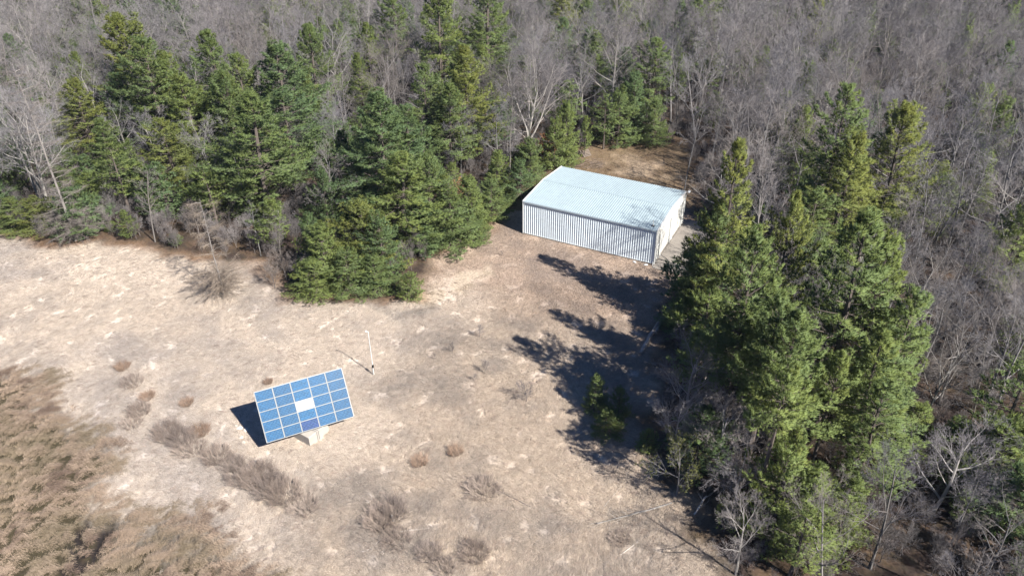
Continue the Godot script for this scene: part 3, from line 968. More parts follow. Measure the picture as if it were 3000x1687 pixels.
# ---------------------------------------------------------------- solar tracker and mast
func solar_array() -> void:
	const WIDE := 7.98
	const HIGH := 4.66
	var o := thing("solar_array", "tilted solar tracker of blue modules with a white centre plate", "solar array", Vector3(-19.05, 0, -53.9))
	var tilt := deg_to_rad(55.7)
	var yaw := deg_to_rad(24.85)
	var u := Vector3(cos(yaw), 0, -sin(yaw))
	var back := Vector3(-sin(yaw), 0, -cos(yaw))
	var w := back * cos(tilt) + Vector3.UP * sin(tilt)
	var n := u.cross(w)
	var turn := Basis(u, w, n)
	var centre := Vector3(-22.1, 1.77, -50.96) + u * WIDE / 2 + w * HIGH / 2 - o.position
	var mw := WIDE / 5.0
	var mh := HIGH / 5.0
	for row in 5:
		for col in 5:
			var at := centre + u * (col - 2) * mw + w * (row - 2) * mh
			if row == 2 and col == 2:
				var plate := Shape.new()
				plate.bevelled(Vector3.ZERO, Vector3(mw - 0.06, 0.04, mh - 0.04), 0.01)
				var pl := part("centre_plate", plate.mesh(), materials.bright_plate, o)
				pl.transform = Transform3D(Basis(u, n, -w), at)
				continue
			var frame := Shape.new()
			var fw := mw - 0.055
			var fh := mh - 0.03
			frame.box(Vector3(0, fh / 2 - 0.0125, 0), Vector3(fw, 0.025, 0.05))
			frame.box(Vector3(0, -fh / 2 + 0.0125, 0), Vector3(fw, 0.025, 0.05))
			frame.box(Vector3(fw / 2 - 0.0125, 0, 0), Vector3(0.025, fh - 0.05, 0.05))
			frame.box(Vector3(-fw / 2 + 0.0125, 0, 0), Vector3(0.025, fh - 0.05, 0.05))
			var module := part("solar_module", frame.mesh(), materials.alloy, o)
			module.transform = Transform3D(turn, at)
			var odd := row == 0 and col == 2
			var glass := part("glass", cell_face(fw - 0.05, fh - 0.05, 0.012), materials.cells_violet if odd else materials["cells_%d" % ((row * 3 + col * 2) % 3)], module)
			if odd:
				module.set_meta("label", "darker violet solar module at the middle of the bottom row")
	# rails behind the modules show as white lines in the gaps
	for col in 6:
		var rail := Shape.new()
		rail.box(Vector3.ZERO, Vector3(0.12 if col in [0, 5] else 0.16, HIGH, 0.05))
		var r := part("rail", rail.mesh(), materials.rail_white, o)
		r.transform = Transform3D(turn, centre + u * (col - 2.5) * mw * 0.995 - n * 0.06)
	for row in 6:
		var rail := Shape.new()
		rail.box(Vector3.ZERO, Vector3(WIDE, 0.1, 0.05))
		var r := part("cross_rail", rail.mesh(), materials.rail_white, o)
		r.transform = Transform3D(turn, centre + w * (row - 2.5) * mh * 0.995 - n * 0.115)
	# torque tube, drive head, mast and the concrete block
	var tube := Shape.new()
	tube.tube([centre - n * 0.27 - u * 3.4, centre - n * 0.27 + u * 3.4], [0.1, 0.1], 10, Color.WHITE, true)
	part("torque_tube", tube.mesh(), materials.galvanised, o)
	for s in [-1.0, 1.0]:
		var arm := Shape.new()
		arm.tube([centre - n * 0.4 + u * s * 0.2, centre - n * 0.2 + u * s * 2.2 + w * 1.6], [0.06, 0.05], 6, Color.WHITE, true)
		arm.tube([centre - n * 0.4 + u * s * 0.2, centre - n * 0.2 + u * s * 2.2 - w * 1.6], [0.06, 0.05], 6, Color.WHITE, true)
		part("brace", arm.mesh(), materials.galvanised, o)
	var post := centre - n * 0.55
	var mast := Shape.new()
	mast.tube([Vector3(post.x, 0.9, post.z), Vector3(post.x, post.y - 0.1, post.z)], [0.19, 0.17], 12, Color.WHITE, true)
	part("mast", mast.mesh(), materials.galvanised, o)
	var drive := Shape.new()
	drive.bevelled(post, Vector3(0.6, 0.5, 0.6), 0.06, Basis(u, Vector3.UP, u.cross(Vector3.UP)))
	part("drive_head", drive.mesh(), materials.galvanised, o)
	var block := Shape.new()
	var block_turn := Basis(Vector3.UP, atan2(2.07, 1.28) - 0.05)
	block.bevelled(Vector3(0, 0.5, 0), Vector3(2.4, 1.1, 2.35), 0.04, block_turn)
	var b := part("concrete_block", block.mesh(), materials.concrete_pale, o)
	var conduit := Shape.new()
	for k in [0.12, 0.32]:
		var face := block_turn * Vector3(-0.35 + k, 0, 1.215)
		conduit.tube([face + Vector3(0, 0, 0), face + Vector3(0, 1.08, 0), block_turn * Vector3(-0.35 + k, 1.08, 0.4)], [0.03, 0.03, 0.03], 6, Color.WHITE)
	part("conduit", conduit.mesh(), materials.galvanised, b)


func cell_face(wide: float, high: float, out: float) -> ArrayMesh:
	var arrays := []
	arrays.resize(Mesh.ARRAY_MAX)
	var x := wide / 2
	var y := high / 2
	arrays[Mesh.ARRAY_VERTEX] = PackedVector3Array([Vector3(-x, -y, out), Vector3(-x, y, out), Vector3(x, y, out), Vector3(x, -y, out)])
	arrays[Mesh.ARRAY_NORMAL] = PackedVector3Array([Vector3.BACK, Vector3.BACK, Vector3.BACK, Vector3.BACK])
	arrays[Mesh.ARRAY_TEX_UV] = PackedVector2Array([Vector2(0, 1), Vector2(0, 0), Vector2(1, 0), Vector2(1, 1)])
	arrays[Mesh.ARRAY_INDEX] = PackedInt32Array([0, 1, 2, 0, 2, 3])
	var m := ArrayMesh.new()
	m.add_surface_from_arrays(Mesh.PRIMITIVE_TRIANGLES, arrays)
	return m


func cell_print(seed_value: int, base: Color) -> ImageTexture:
	rng.seed = seed_value
	var im := Image.create(480, 240, false, Image.FORMAT_RGB8)
	im.fill(Color(0.3, 0.42, 0.52))
	for i in 12:
		for j in 6:
			var f := rng.randf_range(0.85, 1.15)
			im.fill_rect(Rect2i(i * 40 + 3, j * 40 + 3, 34, 34), Color(base.r * f, base.g * f, base.b * f))
			for k in 2:
				im.fill_rect(Rect2i(i * 40 + 3, j * 40 + 12 + 14 * k, 34, 2), Color(0.27, 0.38, 0.53))
	return ImageTexture.create_from_image(im)


func weather_mast() -> void:
	var o := thing("sensor_pole", "slender white pole with a dark clamp standing behind the solar array", "pole", Vector3(-14.38, 0, -62.56))
	var shaft := Shape.new()
	shaft.tube([Vector3(0, -0.1, 0), Vector3(0, 5.5, 0)], [0.045, 0.042], 8, Color.WHITE, true)
	part("shaft", shaft.mesh(), materials.trim, o)
	var clamp_shape := Shape.new()
	clamp_shape.box(Vector3(0.02, 1.15, 0.03), Vector3(0.16, 0.34, 0.16))
	part("clamp", clamp_shape.mesh(), materials.black, o)
	var arm := Shape.new()
	arm.tube([Vector3(0, 5.48, 0), Vector3(-0.22, 5.52, 0.02)], [0.03, 0.025], 6, Color.WHITE, true)
	arm.tube([Vector3(-0.2, 5.48, 0.02), Vector3(-0.2, 5.56, 0.02), Vector3(-0.2, 5.64, 0.02)], [0.06, 0.12, 0.05], 10, Color.WHITE, true)
	part("sensor_head", arm.mesh(), materials.trim, o)
	var lower := Shape.new()
	lower.tube([Vector3(-0.09, 0, 0.04), Vector3(-0.09, 1.1, 0.04)], [0.03, 0.03], 6, Color.WHITE)
	part("stay", lower.mesh(), materials.galvanised, o)


# ---------------------------------------------------------------- small things on the ground
func stone(called: String, label: String, category: String, at: Vector3, size: Vector3, material: Material, seed_value: int, group := "") -> void:
	rng.seed = seed_value
	var o := thing(called, label, category, grown(at), rng.randf() * TAU, group)
	var s := Shape.new()
	var rows: Array = []
	for i in 5:
		var lat := -PI / 2 + PI * i / 4.0
		var row: Array[Vector3] = []
		for j in 7:
			var a := TAU * j / 7.0
			row.append(Vector3(cos(a) * cos(lat), sin(lat), sin(a) * cos(lat)) * size * 0.5 * (rng.randf_range(0.8, 1.15) if i in [1, 2, 3] else 0.9) + Vector3(0, size.y * 0.35, 0))
		rows.append(row)
	for i in 4:
		for j in 7:
			s.quad(rows[i][j], rows[i + 1][j], rows[i + 1][(j + 1) % 7], rows[i][(j + 1) % 7], Color.WHITE)
	part("stone", s.mesh(), material, o)


func fallen_log(called: String, label: String, category: String, from: Vector3, to: Vector3, r: float, end_r: float, k: Color, stubs: int, stub_length: float, seed_value: int, group := "") -> void:
	rng.seed = seed_value
	var mid := (from + to) / 2
	var o := thing(called, label, category, grown(mid), 0.0, group)
	var wood := Shape.new()
	var pts: Array = []
	var radii: Array = []
	var n := 12
	var drift := Vector3.ZERO
	for i in n + 1:
		var t := float(i) / n
		var p := from.lerp(to, t) + drift
		drift += Vector3(rng.randf_range(-1, 1), 0, rng.randf_range(-1, 1)) * r * 0.45
		pts.append(Vector3(p.x - mid.x, ground_height(p.x, p.z) - o.position.y + from.lerp(to, t).y + lerpf(r, end_r, t) * 0.7, p.z - mid.z))
		radii.append(lerpf(r, end_r, t) * rng.randf_range(0.88, 1.12))
	for i in n:      # bark in lengths of slightly different tone
		var f := rng.randf_range(0.7, 1.3)
		wood.tube([pts[i], pts[i + 1]], [radii[i], radii[i + 1]], 9, Color(k.r * f, k.g * f, k.b * f), i == 0 or i == n - 1)
	part("trunk", wood.mesh(), materials.bark, o)
	if stubs:
		var twigs := Shape.new()
		for i in stubs:
			var t := rng.randf_range(0.15, 1.0) * (n - 0.01)
			var here: Vector3 = pts[int(t)].lerp(pts[int(t) + 1], t - int(t))
			var way := ((to - from).normalized() * rng.randf_range(0.2, 0.9) + Vector3(rng.randf_range(-1, 1), rng.randf_range(-0.1, 0.7), rng.randf_range(-1, 1))).normalized()
			var tip := here + way * stub_length * rng.randf_range(0.4, 1.2)
			twigs.spike(here, tip, maxf(0.012, end_r * 0.5), k)
			for j in 3:
				var q := here.lerp(tip, rng.randf_range(0.3, 0.9))
				twigs.spike(q, q + (way + Vector3(rng.randf_range(-1, 1), rng.randf_range(-0.3, 0.6), rng.randf_range(-1, 1)) * 0.9) * stub_length * 0.4, 0.01, k)
		part("branches", twigs.mesh(), materials.bark, o)


func bush(which: int, label: String, at: Vector3, size: float, group := "", called := "bare_shrub") -> void:
	var o := plant(called, [bushes[which]], [materials.twig], ["stems"], label, "shrub", at, size, size, group)
	o.rotation.y += 1.0


func small_things() -> void:
	var white := materials.stone_pale as Material
	stone("stone", "largest pale stone of the small group beside the solar array shadow", "stone", Vector3(-26.00, 0, -54.76), Vector3(0.72, 0.28, 0.55), white, 3, "stones beside the solar array")
	stone("stone", "flat pale stone at the right of the small group beside the solar array shadow", "stone", Vector3(-25.32, 0, -54.48), Vector3(0.59, 0.23, 0.45), white, 4, "stones beside the solar array")
	stone("stone", "middle pale stone of the small group beside the solar array shadow", "stone", Vector3(-25.51, 0, -53.57), Vector3(0.52, 0.20, 0.40), white, 5, "stones beside the solar array")
	stone("stone", "lowest pale stone of the small group beside the solar array shadow", "stone", Vector3(-25.11, 0, -52.94), Vector3(0.45, 0.17, 0.35), white, 6, "stones beside the solar array")
	stone("stone", "smallest pale stone at the left of the small group beside the solar array shadow", "stone", Vector3(-26.40, 0, -55.09), Vector3(0.39, 0.15, 0.30), white, 7, "stones beside the solar array")
	stone("scrap", "left white scrap of the pair at the front right foot of the shed", "scrap", Vector3(15.61, 0, -84.39), Vector3(0.6, 0.2, 0.35), materials.trim, 20)
	stone("scrap", "right white scrap of the pair at the front right foot of the shed", "scrap", Vector3(16.92, 0, -83.68), Vector3(0.6, 0.2, 0.35), materials.trim, 21)
	# rotten logs along the edge of the pines right of the clearing
	fallen_log("fallen_log", "long grey rotten log lying along the shaded right edge of the clearing", "log", Vector3(13.60, 0, -65.34), Vector3(17.11, 0, -72.10), 0.24, 0.19, Color(0.24, 0.21, 0.19), 0, 0.0, 31)
	fallen_log("fallen_log", "second grey log lying close behind the long rotten one", "log", Vector3(15.70, 0, -68.93), Vector3(18.25, 0, -74.48), 0.2, 0.15, Color(0.2, 0.175, 0.16), 0, 0.0, 32)
	fallen_log("fallen_log", "short dark log end by the pines beside the two rotten logs", "log", Vector3(18.38, 0, -71.14), Vector3(19.54, 0, -72.05), 0.15, 0.13, Color(0.15, 0.13, 0.12), 0, 0.0, 33)
	fallen_log("fallen_birch", "pale fallen trunk pointing from the dark pines into the lower clearing", "fallen tree", Vector3(13.23, 0, -44.87), Vector3(6.81, 0, -42.55) + Vector3(0, 0.25, 0), 0.08, 0.03, Color(0.19, 0.178, 0.168), 18, 1.3, 34)
	fallen_log("fallen_branch", "dark fallen branch with forked twigs in the lower middle of the field", "fallen branch", Vector3(1.36, 0, -44.71), Vector3(-3.79, 0, -48.50), 0.05, 0.02, Color(0.15, 0.125, 0.11), 26, 0.8, 35)
	fallen_log("fallen_branch", "thin pale fallen branch lying on the straw field left of the pines", "fallen branch", Vector3(-43.47, 0, -77.85), Vector3(-46.40, 0, -78.61), 0.04, 0.02, Color(0.27, 0.235, 0.21), 8, 0.5, 36)
	fallen_log("fallen_branch", "broken pale trunk piece leaning at the shaded foot of the right pines", "fallen branch", Vector3(14.81, 0, -43.58), Vector3(16.05, 0, -44.75) + Vector3(0, 0.9, 0), 0.09, 0.07, Color(0.36, 0.33, 0.3), 5, 1.2, 37)
	fallen_log("fallen_branch", "pale stick reaching right from the stump brush", "fallen branch", Vector3(-9.40, 0, -42.50), Vector3(-6.67, 0, -42.86), 0.04, 0.016, Color(0.42, 0.38, 0.35), 7, 0.6, 40)
	fallen_log("fallen_branch", "pale stick below the stump brush", "fallen branch", Vector3(-9.97, 0, -41.91), Vector3(-10.34, 0, -40.55), 0.035, 0.014, Color(0.42, 0.38, 0.35), 7, 0.6, 41)
	fallen_log("fallen_branch", "bent pale stick at the lower left of the stump brush", "fallen branch", Vector3(-10.78, 0, -41.92), Vector3(-11.68, 0, -40.38), 0.035, 0.014, Color(0.42, 0.38, 0.35), 7, 0.6, 42)
	fallen_log("fallen_branch", "dark stick at the lower right of the stump brush", "fallen branch", Vector3(-9.21, 0, -42.29), Vector3(-8.26, 0, -40.91), 0.03, 0.012, Color(0.2, 0.17, 0.15), 7, 0.6, 43)
	fallen_log("fallen_branch", "short upright pale stick right of the brush row", "fallen branch", Vector3(-12.46, 0, -45.60), Vector3(-11.75, 0, -46.56), 0.05, 0.020, Color(0.42, 0.38, 0.35), 7, 0.6, 44)
	fallen_log("fallen_branch", "thin white stick in the lower middle of the field", "fallen branch", Vector3(4.00, 0, -41.71), Vector3(4.76, 0, -43.31), 0.03, 0.012, Color(0.42, 0.38, 0.35), 7, 0.6, 45)
	fallen_log("fallen_branch", "forked pale branch below the shaded young pines", "fallen branch", Vector3(7.53, 0, -44.74), Vector3(10.38, 0, -48.52), 0.035, 0.014, Color(0.42, 0.38, 0.35), 7, 0.6, 46)
	fallen_log("fallen_branch", "thin branch left of the budding tree", "fallen branch", Vector3(12.45, 0, -46.20), Vector3(10.67, 0, -48.04), 0.03, 0.012, Color(0.2, 0.17, 0.15), 7, 0.6, 47)
	fallen_log("fallen_branch", "long dark stick below the pale fallen birch", "fallen branch", Vector3(8.25, 0, -39.73), Vector3(11.49, 0, -42.40), 0.035, 0.014, Color(0.42, 0.38, 0.35), 7, 0.6, 48)
	fallen_log("fallen_branch", "long thin stick at the bottom edge right of the field", "fallen branch", Vector3(11.73, 0, -38.21), Vector3(15.58, 0, -40.38), 0.03, 0.012, Color(0.2, 0.17, 0.15), 7, 0.6, 49)
	fallen_log("fallen_branch", "grey stick at the foot of the budding tree", "fallen branch", Vector3(17.03, 0, -51.85), Vector3(13.96, 0, -48.94), 0.03, 0.012, Color(0.2, 0.17, 0.15), 7, 0.6, 50)
	fallen_log("stump", "short pale cut stump among dead brush in the lower field", "stump", Vector3(-10.01, 0, -43.48), Vector3(-10.24, 0, -43.82) + Vector3(0, 0.45, 0), 0.1, 0.09, Color(0.46, 0.43, 0.4), 0, 0.0, 60)
	bush(1, "topmost low grey shrub of the row at the left of the field", Vector3(-38.73, 0, -61.38), 1.35, "shrubs of the brush row")
	bush(0, "grey shrub below the topmost one of the brush row", Vector3(-36.33, 0, -57.04), 1.35, "shrubs of the brush row")
	bush(1, "flat grey shrub leaning left in the brush row", Vector3(-36.50, 0, -55.37), 1.22, "shrubs of the brush row")
	bush(2, "tawny shrub in the upper brush row", Vector3(-36.34, 0, -59.08), 1.35, "shrubs of the brush row")
	bush(0, "dense grey shrub in the upper half of the brush row", Vector3(-32.56, 0, -53.95), 1.62, "shrubs of the brush row")
	bush(3, "tall grey shrub in the middle of the brush row", Vector3(-30.97, 0, -53.14), 1.49, "shrubs of the brush row")
	bush(1, "spreading grey shrub in the middle of the brush row", Vector3(-29.76, 0, -52.09), 1.62, "shrubs of the brush row")
	bush(2, "tawny shrub behind the middle of the brush row", Vector3(-29.46, 0, -54.17), 1.62, "shrubs of the brush row")
	bush(0, "grey shrub where the brush row passes the array shadow", Vector3(-26.98, 0, -51.04), 1.62, "shrubs of the brush row")
	bush(3, "dark grey shrub just past the array shadow", Vector3(-25.24, 0, -50.03), 1.21, "scattered field shrubs")
	bush(1, "wide grey shrub in the lower brush row", Vector3(-23.83, 0, -48.81), 1.89, "shrubs of the brush row")
	bush(0, "bushy grey shrub in the lower brush row", Vector3(-22.47, 0, -48.32), 1.89, "shrubs of the brush row")
	bush(3, "tallest grey shrub of the lower brush row", Vector3(-21.12, 0, -47.15), 1.76, "shrubs of the brush row")
	bush(0, "big brownish shrub near the lower end of the brush row", Vector3(-19.75, 0, -46.46), 1.89, "shrubs of the brush row")
	bush(1, "low shrub that ends the brush row", Vector3(-17.92, 0, -45.12), 1.49, "shrubs of the brush row")
	bush(2, "small tawny shrub left of the solar array", Vector3(-32.14, 0, -58.12), 1.21, "scattered field shrubs")
	bush(0, "dark brush spreading left of the stump", Vector3(-11.16, 0, -43.54), 1.65, "scattered field shrubs")
	bush(3, "brown brush standing behind the stump", Vector3(-10.28, 0, -44.37), 1.62, "shrubs of the brush row")
	bush(1, "low grey brush below the stump", Vector3(-9.44, 0, -41.51), 1.43, "scattered field shrubs")
	bush(3, "grey shrub at the bottom edge right of the stump", Vector3(-6.77, 0, -40.12), 1.21, "scattered field shrubs")
	bush(0, "dark grey shrub at the bottom edge in the middle", Vector3(-3.16, 0, -40.07), 1.43, "scattered field shrubs")
	bush(1, "pale grey shrub cut by the bottom edge", Vector3(-5.58, 0, -38.81), 1.1, "scattered field shrubs")
	bush(2, "rusty shrub in the middle of the field below the array", Vector3(-8.51, 0, -50.25), 1.43, "scattered field shrubs")
	bush(2, "rusty tuft shrub right of the array", Vector3(-5.36, 0, -51.44), 1.32, "scattered field shrubs")
	bush(1, "low brown shrub near the dark fallen branch", Vector3(-2.70, 0, -46.87), 1.62, "shrubs of the brush row")
	bush(2, "small rusty shrub at the top of the brush row", Vector3(-40.77, 0, -63.86), 1.35, "shrubs of the brush row")
	bush(1, "grey shrub at the left of the bottom pines", Vector3(8.44, 0, -41.25), 0.99, "scattered field shrubs")
	bush(2, "small tawny clump above the solar array", Vector3(-24.94, 0, -61.32), 0.88, "scattered field shrubs")
	# seedlings: thin bare whips on the mown ground
	hardwood("scrub", 0, Vector3(-3.60, 0, -68.72), 1.6500000000000001, 0.9, "bare seedling whip nearest the sandy streak", "bare_seedling", "seedling")
	hardwood("scrub", 1, Vector3(-6.41, 0, -65.99), 1.35, 0.9, "bare seedling left of the middle of the tan field", "bare_seedling", "seedling")
	hardwood("scrub", 0, Vector3(-2.89, 0, -62.58), 1.7249999999999999, 0.9, "forked bare seedling in the middle of the tan field", "bare_seedling", "seedling")
	hardwood("scrub", 1, Vector3(-8.28, 0, -64.86), 1.0499999999999998, 0.9, "small bare seedling behind the sensor pole", "bare_seedling", "seedling")
	hardwood("scrub", 0, Vector3(-3.88, 0, -61.39), 0.9750000000000001, 0.9, "low bare seedling in front of the forked one", "bare_seedling", "seedling")
	hardwood("scrub", 1, Vector3(-1.23, 0, -86.46), 0.75, 0.9, "tiny bare seedling near the front of the shed", "bare_seedling", "seedling")
	# wooden pallet steps and brush behind the shed
	var o := thing("wooden_pallet", "weathered wooden pallet leaning at the edge of the yard behind the shed", "pallet", Vector3(12.53, 0, -117.58), 0.5)
	for i in 5:
		var slat := Shape.new()
		slat.box(Vector3(0, 0.28 + 0.16 * i, -0.2 * i), Vector3(1.5, 0.05, 0.16), Basis(Vector3.RIGHT, 0.7))
		part("slat", slat.mesh(), materials.old_wood, o)
	for s in [-1, 1]:
		var runner := Shape.new()
		runner.box(Vector3(0.6 * s, 0.54, -0.44), Vector3(0.09, 0.1, 1.5), Basis(Vector3.RIGHT, 0.68))
		part("runner", runner.mesh(), materials.old_wood, o)
	o = thing("timber_stack", "low dark stack of old boards under the pine behind the shed", "timber stack", Vector3(10.93, 0, -118.60), 0.3)
	for i in 7:
		var board := Shape.new()
		board.box(Vector3(rng.randf_range(-0.2, 0.2), 0.12 + 0.1 * (i / 2), -0.4 + 0.5 * (i % 2) + rng.randf_range(-0.1, 0.1)), Vector3(2.2, 0.07, 0.3), Basis(Vector3.UP, rng.randf_range(-0.2, 0.2)))
		part("board", board.mesh(), materials.old_wood, o)
	o = thing("plank", "pale plank lying beside the board stack behind the shed", "plank", Vector3(9.67, 0, -116.39), 0.1)
	var plank := Shape.new()
	plank.box(Vector3(0, 0.3, 0), Vector3(2.6, 0.06, 0.25), Basis(Vector3.UP, 0.1))
	part("board", plank.mesh(), materials.pale_wood, o)
	o = thing("brush_pile", "heap of cut grey branches against the back of the shed", "brush pile", Vector3(12.35, 0, -114.13), 0.0)
	var heap := Shape.new()
	rng.seed = 70
	for i in 260:
		var a := rng.randf_range(-0.9, 0.9)
		var p := Vector3(rng.randf_range(-2.6, 2.6), rng.randf_range(0.0, 0.8), rng.randf_range(-1.3, 1.3))
		var d := Vector3(cos(a), rng.randf_range(-0.15, 0.2), sin(a)) * rng.randf_range(0.6, 1.6)
		var g := rng.randf_range(0.6, 1.5)
		heap.spike(p - d / 2, p + d / 2, rng.randf_range(0.012, 0.035), Color(0.26 * g, 0.21 * g, 0.18 * g))
	part("cut_branches", heap.mesh(), materials.bark, o)
	o = thing("stub_post", "short white pipe post at the front right foot of the shed", "post", Vector3(17.75, 0, -83.56), 0.0)
	var stub := Shape.new()
	stub.tube([Vector3(0, 0, 0), Vector3(0, 0.5, 0)], [0.07, 0.07], 8, Color.WHITE, true)
	part("pipe", stub.mesh(), materials.trim, o)


func apron() -> void:
	var s := Shape.new()
	var o := thing("concrete_apron", "worn concrete apron in front of the shed doors", "concrete slab", Vector3(1.69, 0, -92.3), -0.4834)
	for k in 4:
		s = Shape.new()
		s.bevelled(Vector3(18.4 + 2.2, 0.04, 0.9 - 3.6 * (k + 0.5)), Vector3(4.4, 0.1, 3.57), 0.012)
		part("slab", s.mesh(), materials.concrete, o)


# ---------------------------------------------------------------- forest
func feature_trees() -> void:
	conifer("tall", 1, Vector3(-61.57, 0, -125.36), 21, 5.6, "needles_gold", "tall yellow green pine with a broad flat top at upper left")
	conifer("tall", 0, Vector3(-54.57, 0, -116.74), 20, 4.6, "needles_mid", "tall pine standing just right of the broad topped one at upper left")
	conifer("tall", 2, Vector3(-53.28, 0, -119.57), 17, 3.6, "needles_bright", "pale green pine in front of the tall pair at upper left")
	conifer("tall", 3, Vector3(-45.49, 0, -119.19), 20, 4.8, "needles_mid", "tall pine with a blunt top between the left pair and the dense pine group")
	conifer("tall", 0, Vector3(-40.24, 0, -114.59), 18, 3.6, "needles_bright", "yellow tipped pine on the left shoulder of the dense pine group")
	conifer("tall", 2, Vector3(-33.76, 0, -112.95), 20, 5.6, "needles_blue", "broad blue green pine in the middle of the dense left pine group")
	conifer("tall", 1, Vector3(-32.72, 0, -129.36), 18, 3.8, "needles_mid", "narrow pine rising at the right end of the dense left pine group")
	conifer("tall", 3, Vector3(-33.10, 0, -96.21), 18.5, 5.4, "needles_mid", "large layered pine at the front of the dense left pine group")
	conifer("tall", 0, Vector3(-31.68, 0, -105.14), 16, 4.8, "needles_blue", "full pine on the front right of the dense left pine group")
	conifer("tall", 1, Vector3(-40.44, 0, -108.43), 17, 3.4, "needles_mid", "pine half hidden behind the large layered pine on the left")
	conifer("tall", 2, Vector3(-47.73, 0, -110.94), 16, 4.4, "needles_bright", "light green pine left of the large layered pine")
	conifer("tall", 2, Vector3(-66.66, 0, -116.92), 14, 4.0, "needles_gold", "yellowish pine left of the broad topped pine, above the tall leafless larch")
	conifer("tall", 3, Vector3(-59.64, 0, -107.89), 11, 3.4, "needles_mid", "low wide pine below the yellowish one on the left")
	conifer("tall", 0, Vector3(-48.09, 0, -102.21), 13, 3.4, "needles_gold", "small gold green pine at the foot of the tall left pair")
	conifer("full", 0, Vector3(-64.93, 0, -94.82), 4.5, 2.8, "needles_gold", "low bushy pine at the left edge of the straw field")
	conifer("full", 1, Vector3(-68.25, 0, -95.51), 4.5, 2.4, "needles_bright", "low bushy pine cut by the left margin above the straw field")
	conifer("full", 2, Vector3(-59.83, 0, -100.79), 5.5, 2.6, "needles_bright", "bushy young pine behind the tall leafless larch")
	conifer("full", 0, Vector3(-56.10, 0, -103.92), 6.5, 2.6, "needles_mid", "bushy young pine between the larch and the leaning dark tree")
	conifer("full", 1, Vector3(-48.10, 0, -108.00), 9, 3.0, "needles_bright", "soft green pine behind the leaning dark tree")
	conifer("full", 2, Vector3(-34.60, 0, -97.20), 8, 2.6, "needles_mid", "green pine low in front of the dense left pine group")
	conifer("full", 0, Vector3(-65.44, 0, -105.89), 7, 2.6, "needles_mid", "small pine beneath the leafless trees at the far left")
	conifer("tall", 0, Vector3(-22.58, 0, -157.23), 18, 3.8, "needles_mid", "narrow dark pine at the top edge left of the two tallest pines")
	conifer("tall", 1, Vector3(-12.17, 0, -139.28), 22, 4.6, "needles_bright", "left one of the two tallest pines at the top edge")
	conifer("tall", 3, Vector3(-3.72, 0, -141.89), 23, 5.0, "needles_mid", "right one of the two tallest pines, its long limb reaching right")
	conifer("tall", 2, Vector3(-6.72, 0, -114.21), 19, 4.2, "needles_gold", "gold tipped pine in front of the two tallest pines")
	conifer("tall", 0, Vector3(-12.73, 0, -112.97), 17, 3.2, "needles_mid", "slim pine left of the gold tipped pine")
	conifer("tall", 3, Vector3(-8.65, 0, -109.04), 15, 3.6, "needles_mid", "pine below the gold tipped pine, behind the white limbed tree")
	conifer("tall", 2, Vector3(-16.40, 0, -94.17), 19, 5.0, "needles_blue", "big blue green layered pine above the rounded pines of the field edge")
	conifer("tall", 0, Vector3(-13.55, 0, -97.44), 16, 3.6, "needles_blue", "bluish pine against the right side of the big layered pine")
	conifer("tall", 1, Vector3(-13.30, 0, -88.34), 13, 4.4, "needles_bright", "wide light green pine in front of the big layered pine")
	conifer("full", 0, Vector3(-10.35, 0, -89.96), 12, 3.6, "needles_mid", "full pine right of the wide light green one")
	conifer("full", 0, Vector3(-18.06, 0, -83.46), 9.2, 3.7, "needles_gold", "large rounded yellow tipped pine at the field edge")
	conifer("full", 1, Vector3(-15.75, 0, -81.45), 8.2, 2.7, "needles_blue", "bluish rounded pine on the right of the large rounded one")
	conifer("full", 2, Vector3(-22.66, 0, -80.58), 7.8, 3.2, "needles_bright", "rounded pine on the left of the large rounded one")
	conifer("full", 2, Vector3(-24.85, 0, -84.03), 7.5, 2.0, "needles_blue", "pointed bluish pine behind the rounded pines on their left")
	conifer("full", 1, Vector3(-19.69, 0, -79.06), 5.2, 2.9, "needles_mid", "low rounded pine at the front foot of the large rounded one")
	conifer("full", 0, Vector3(-23.41, 0, -78.39), 4.4, 2.6, "needles_bright", "low bright pine at the left front of the rounded pines")
	conifer("full", 2, Vector3(-16.45, 0, -78.81), 4.6, 2.2, "needles_mid", "low rounded pine at the front right of the rounded pines")
	conifer("full", 1, Vector3(-7.83, 0, -89.56), 7.8, 3.4, "needles_mid", "dense round pine at the bend of the field edge nearest the shed")
	conifer("full", 0, Vector3(-11.49, 0, -88.00), 7.5, 2.6, "needles_blue", "soft bluish pine left of the dense round one near the bend")
	conifer("full", 2, Vector3(-5.49, 0, -93.70), 7.5, 2.8, "needles_bright", "bright green pine right of the dense round one near the bend")
	conifer("full", 0, Vector3(-2.71, 0, -97.08), 5.6, 2.4, "needles_mid", "low green pine along the edge left of the shed shadow")
	conifer("full", 1, Vector3(-5.75, 0, -90.28), 4.0, 2.2, "needles_mid", "low green pine in front of the bright one near the bend")
	conifer("full", 2, Vector3(-1.93, 0, -103.33), 7, 2.4, "needles_bright", "green pine behind the low one left of the shed")
	conifer("full", 1, Vector3(1.45, 0, -102.28), 6.2, 2.3, "needles_blue", "dark bushy pine close to the back left corner of the shed")
	conifer("full", 0, Vector3(3.03, 0, -108.83), 6.5, 2.3, "needles_mid", "green pine behind the bushy one at the shed corner")
	conifer("full", 2, Vector3(8.70, 0, -114.76), 10, 2.3, "needles_bright", "bright grass green pine behind the left end of the shed")
	conifer("full", 1, Vector3(6.80, 0, -113.74), 8, 2.2, "needles_bright", "smaller bright pine just left of the grass green one behind the shed")
	conifer("young", 1, Vector3(12.00, 0, -117.56), 6.5, 1.3, "needles_bright", "slender green pine with a bare lower stem beside the board stack")
	conifer("tall", 0, Vector3(24.36, 0, -128.95), 16, 3.4, "needles_mid", "dark pine at the back of the yard behind the shed")
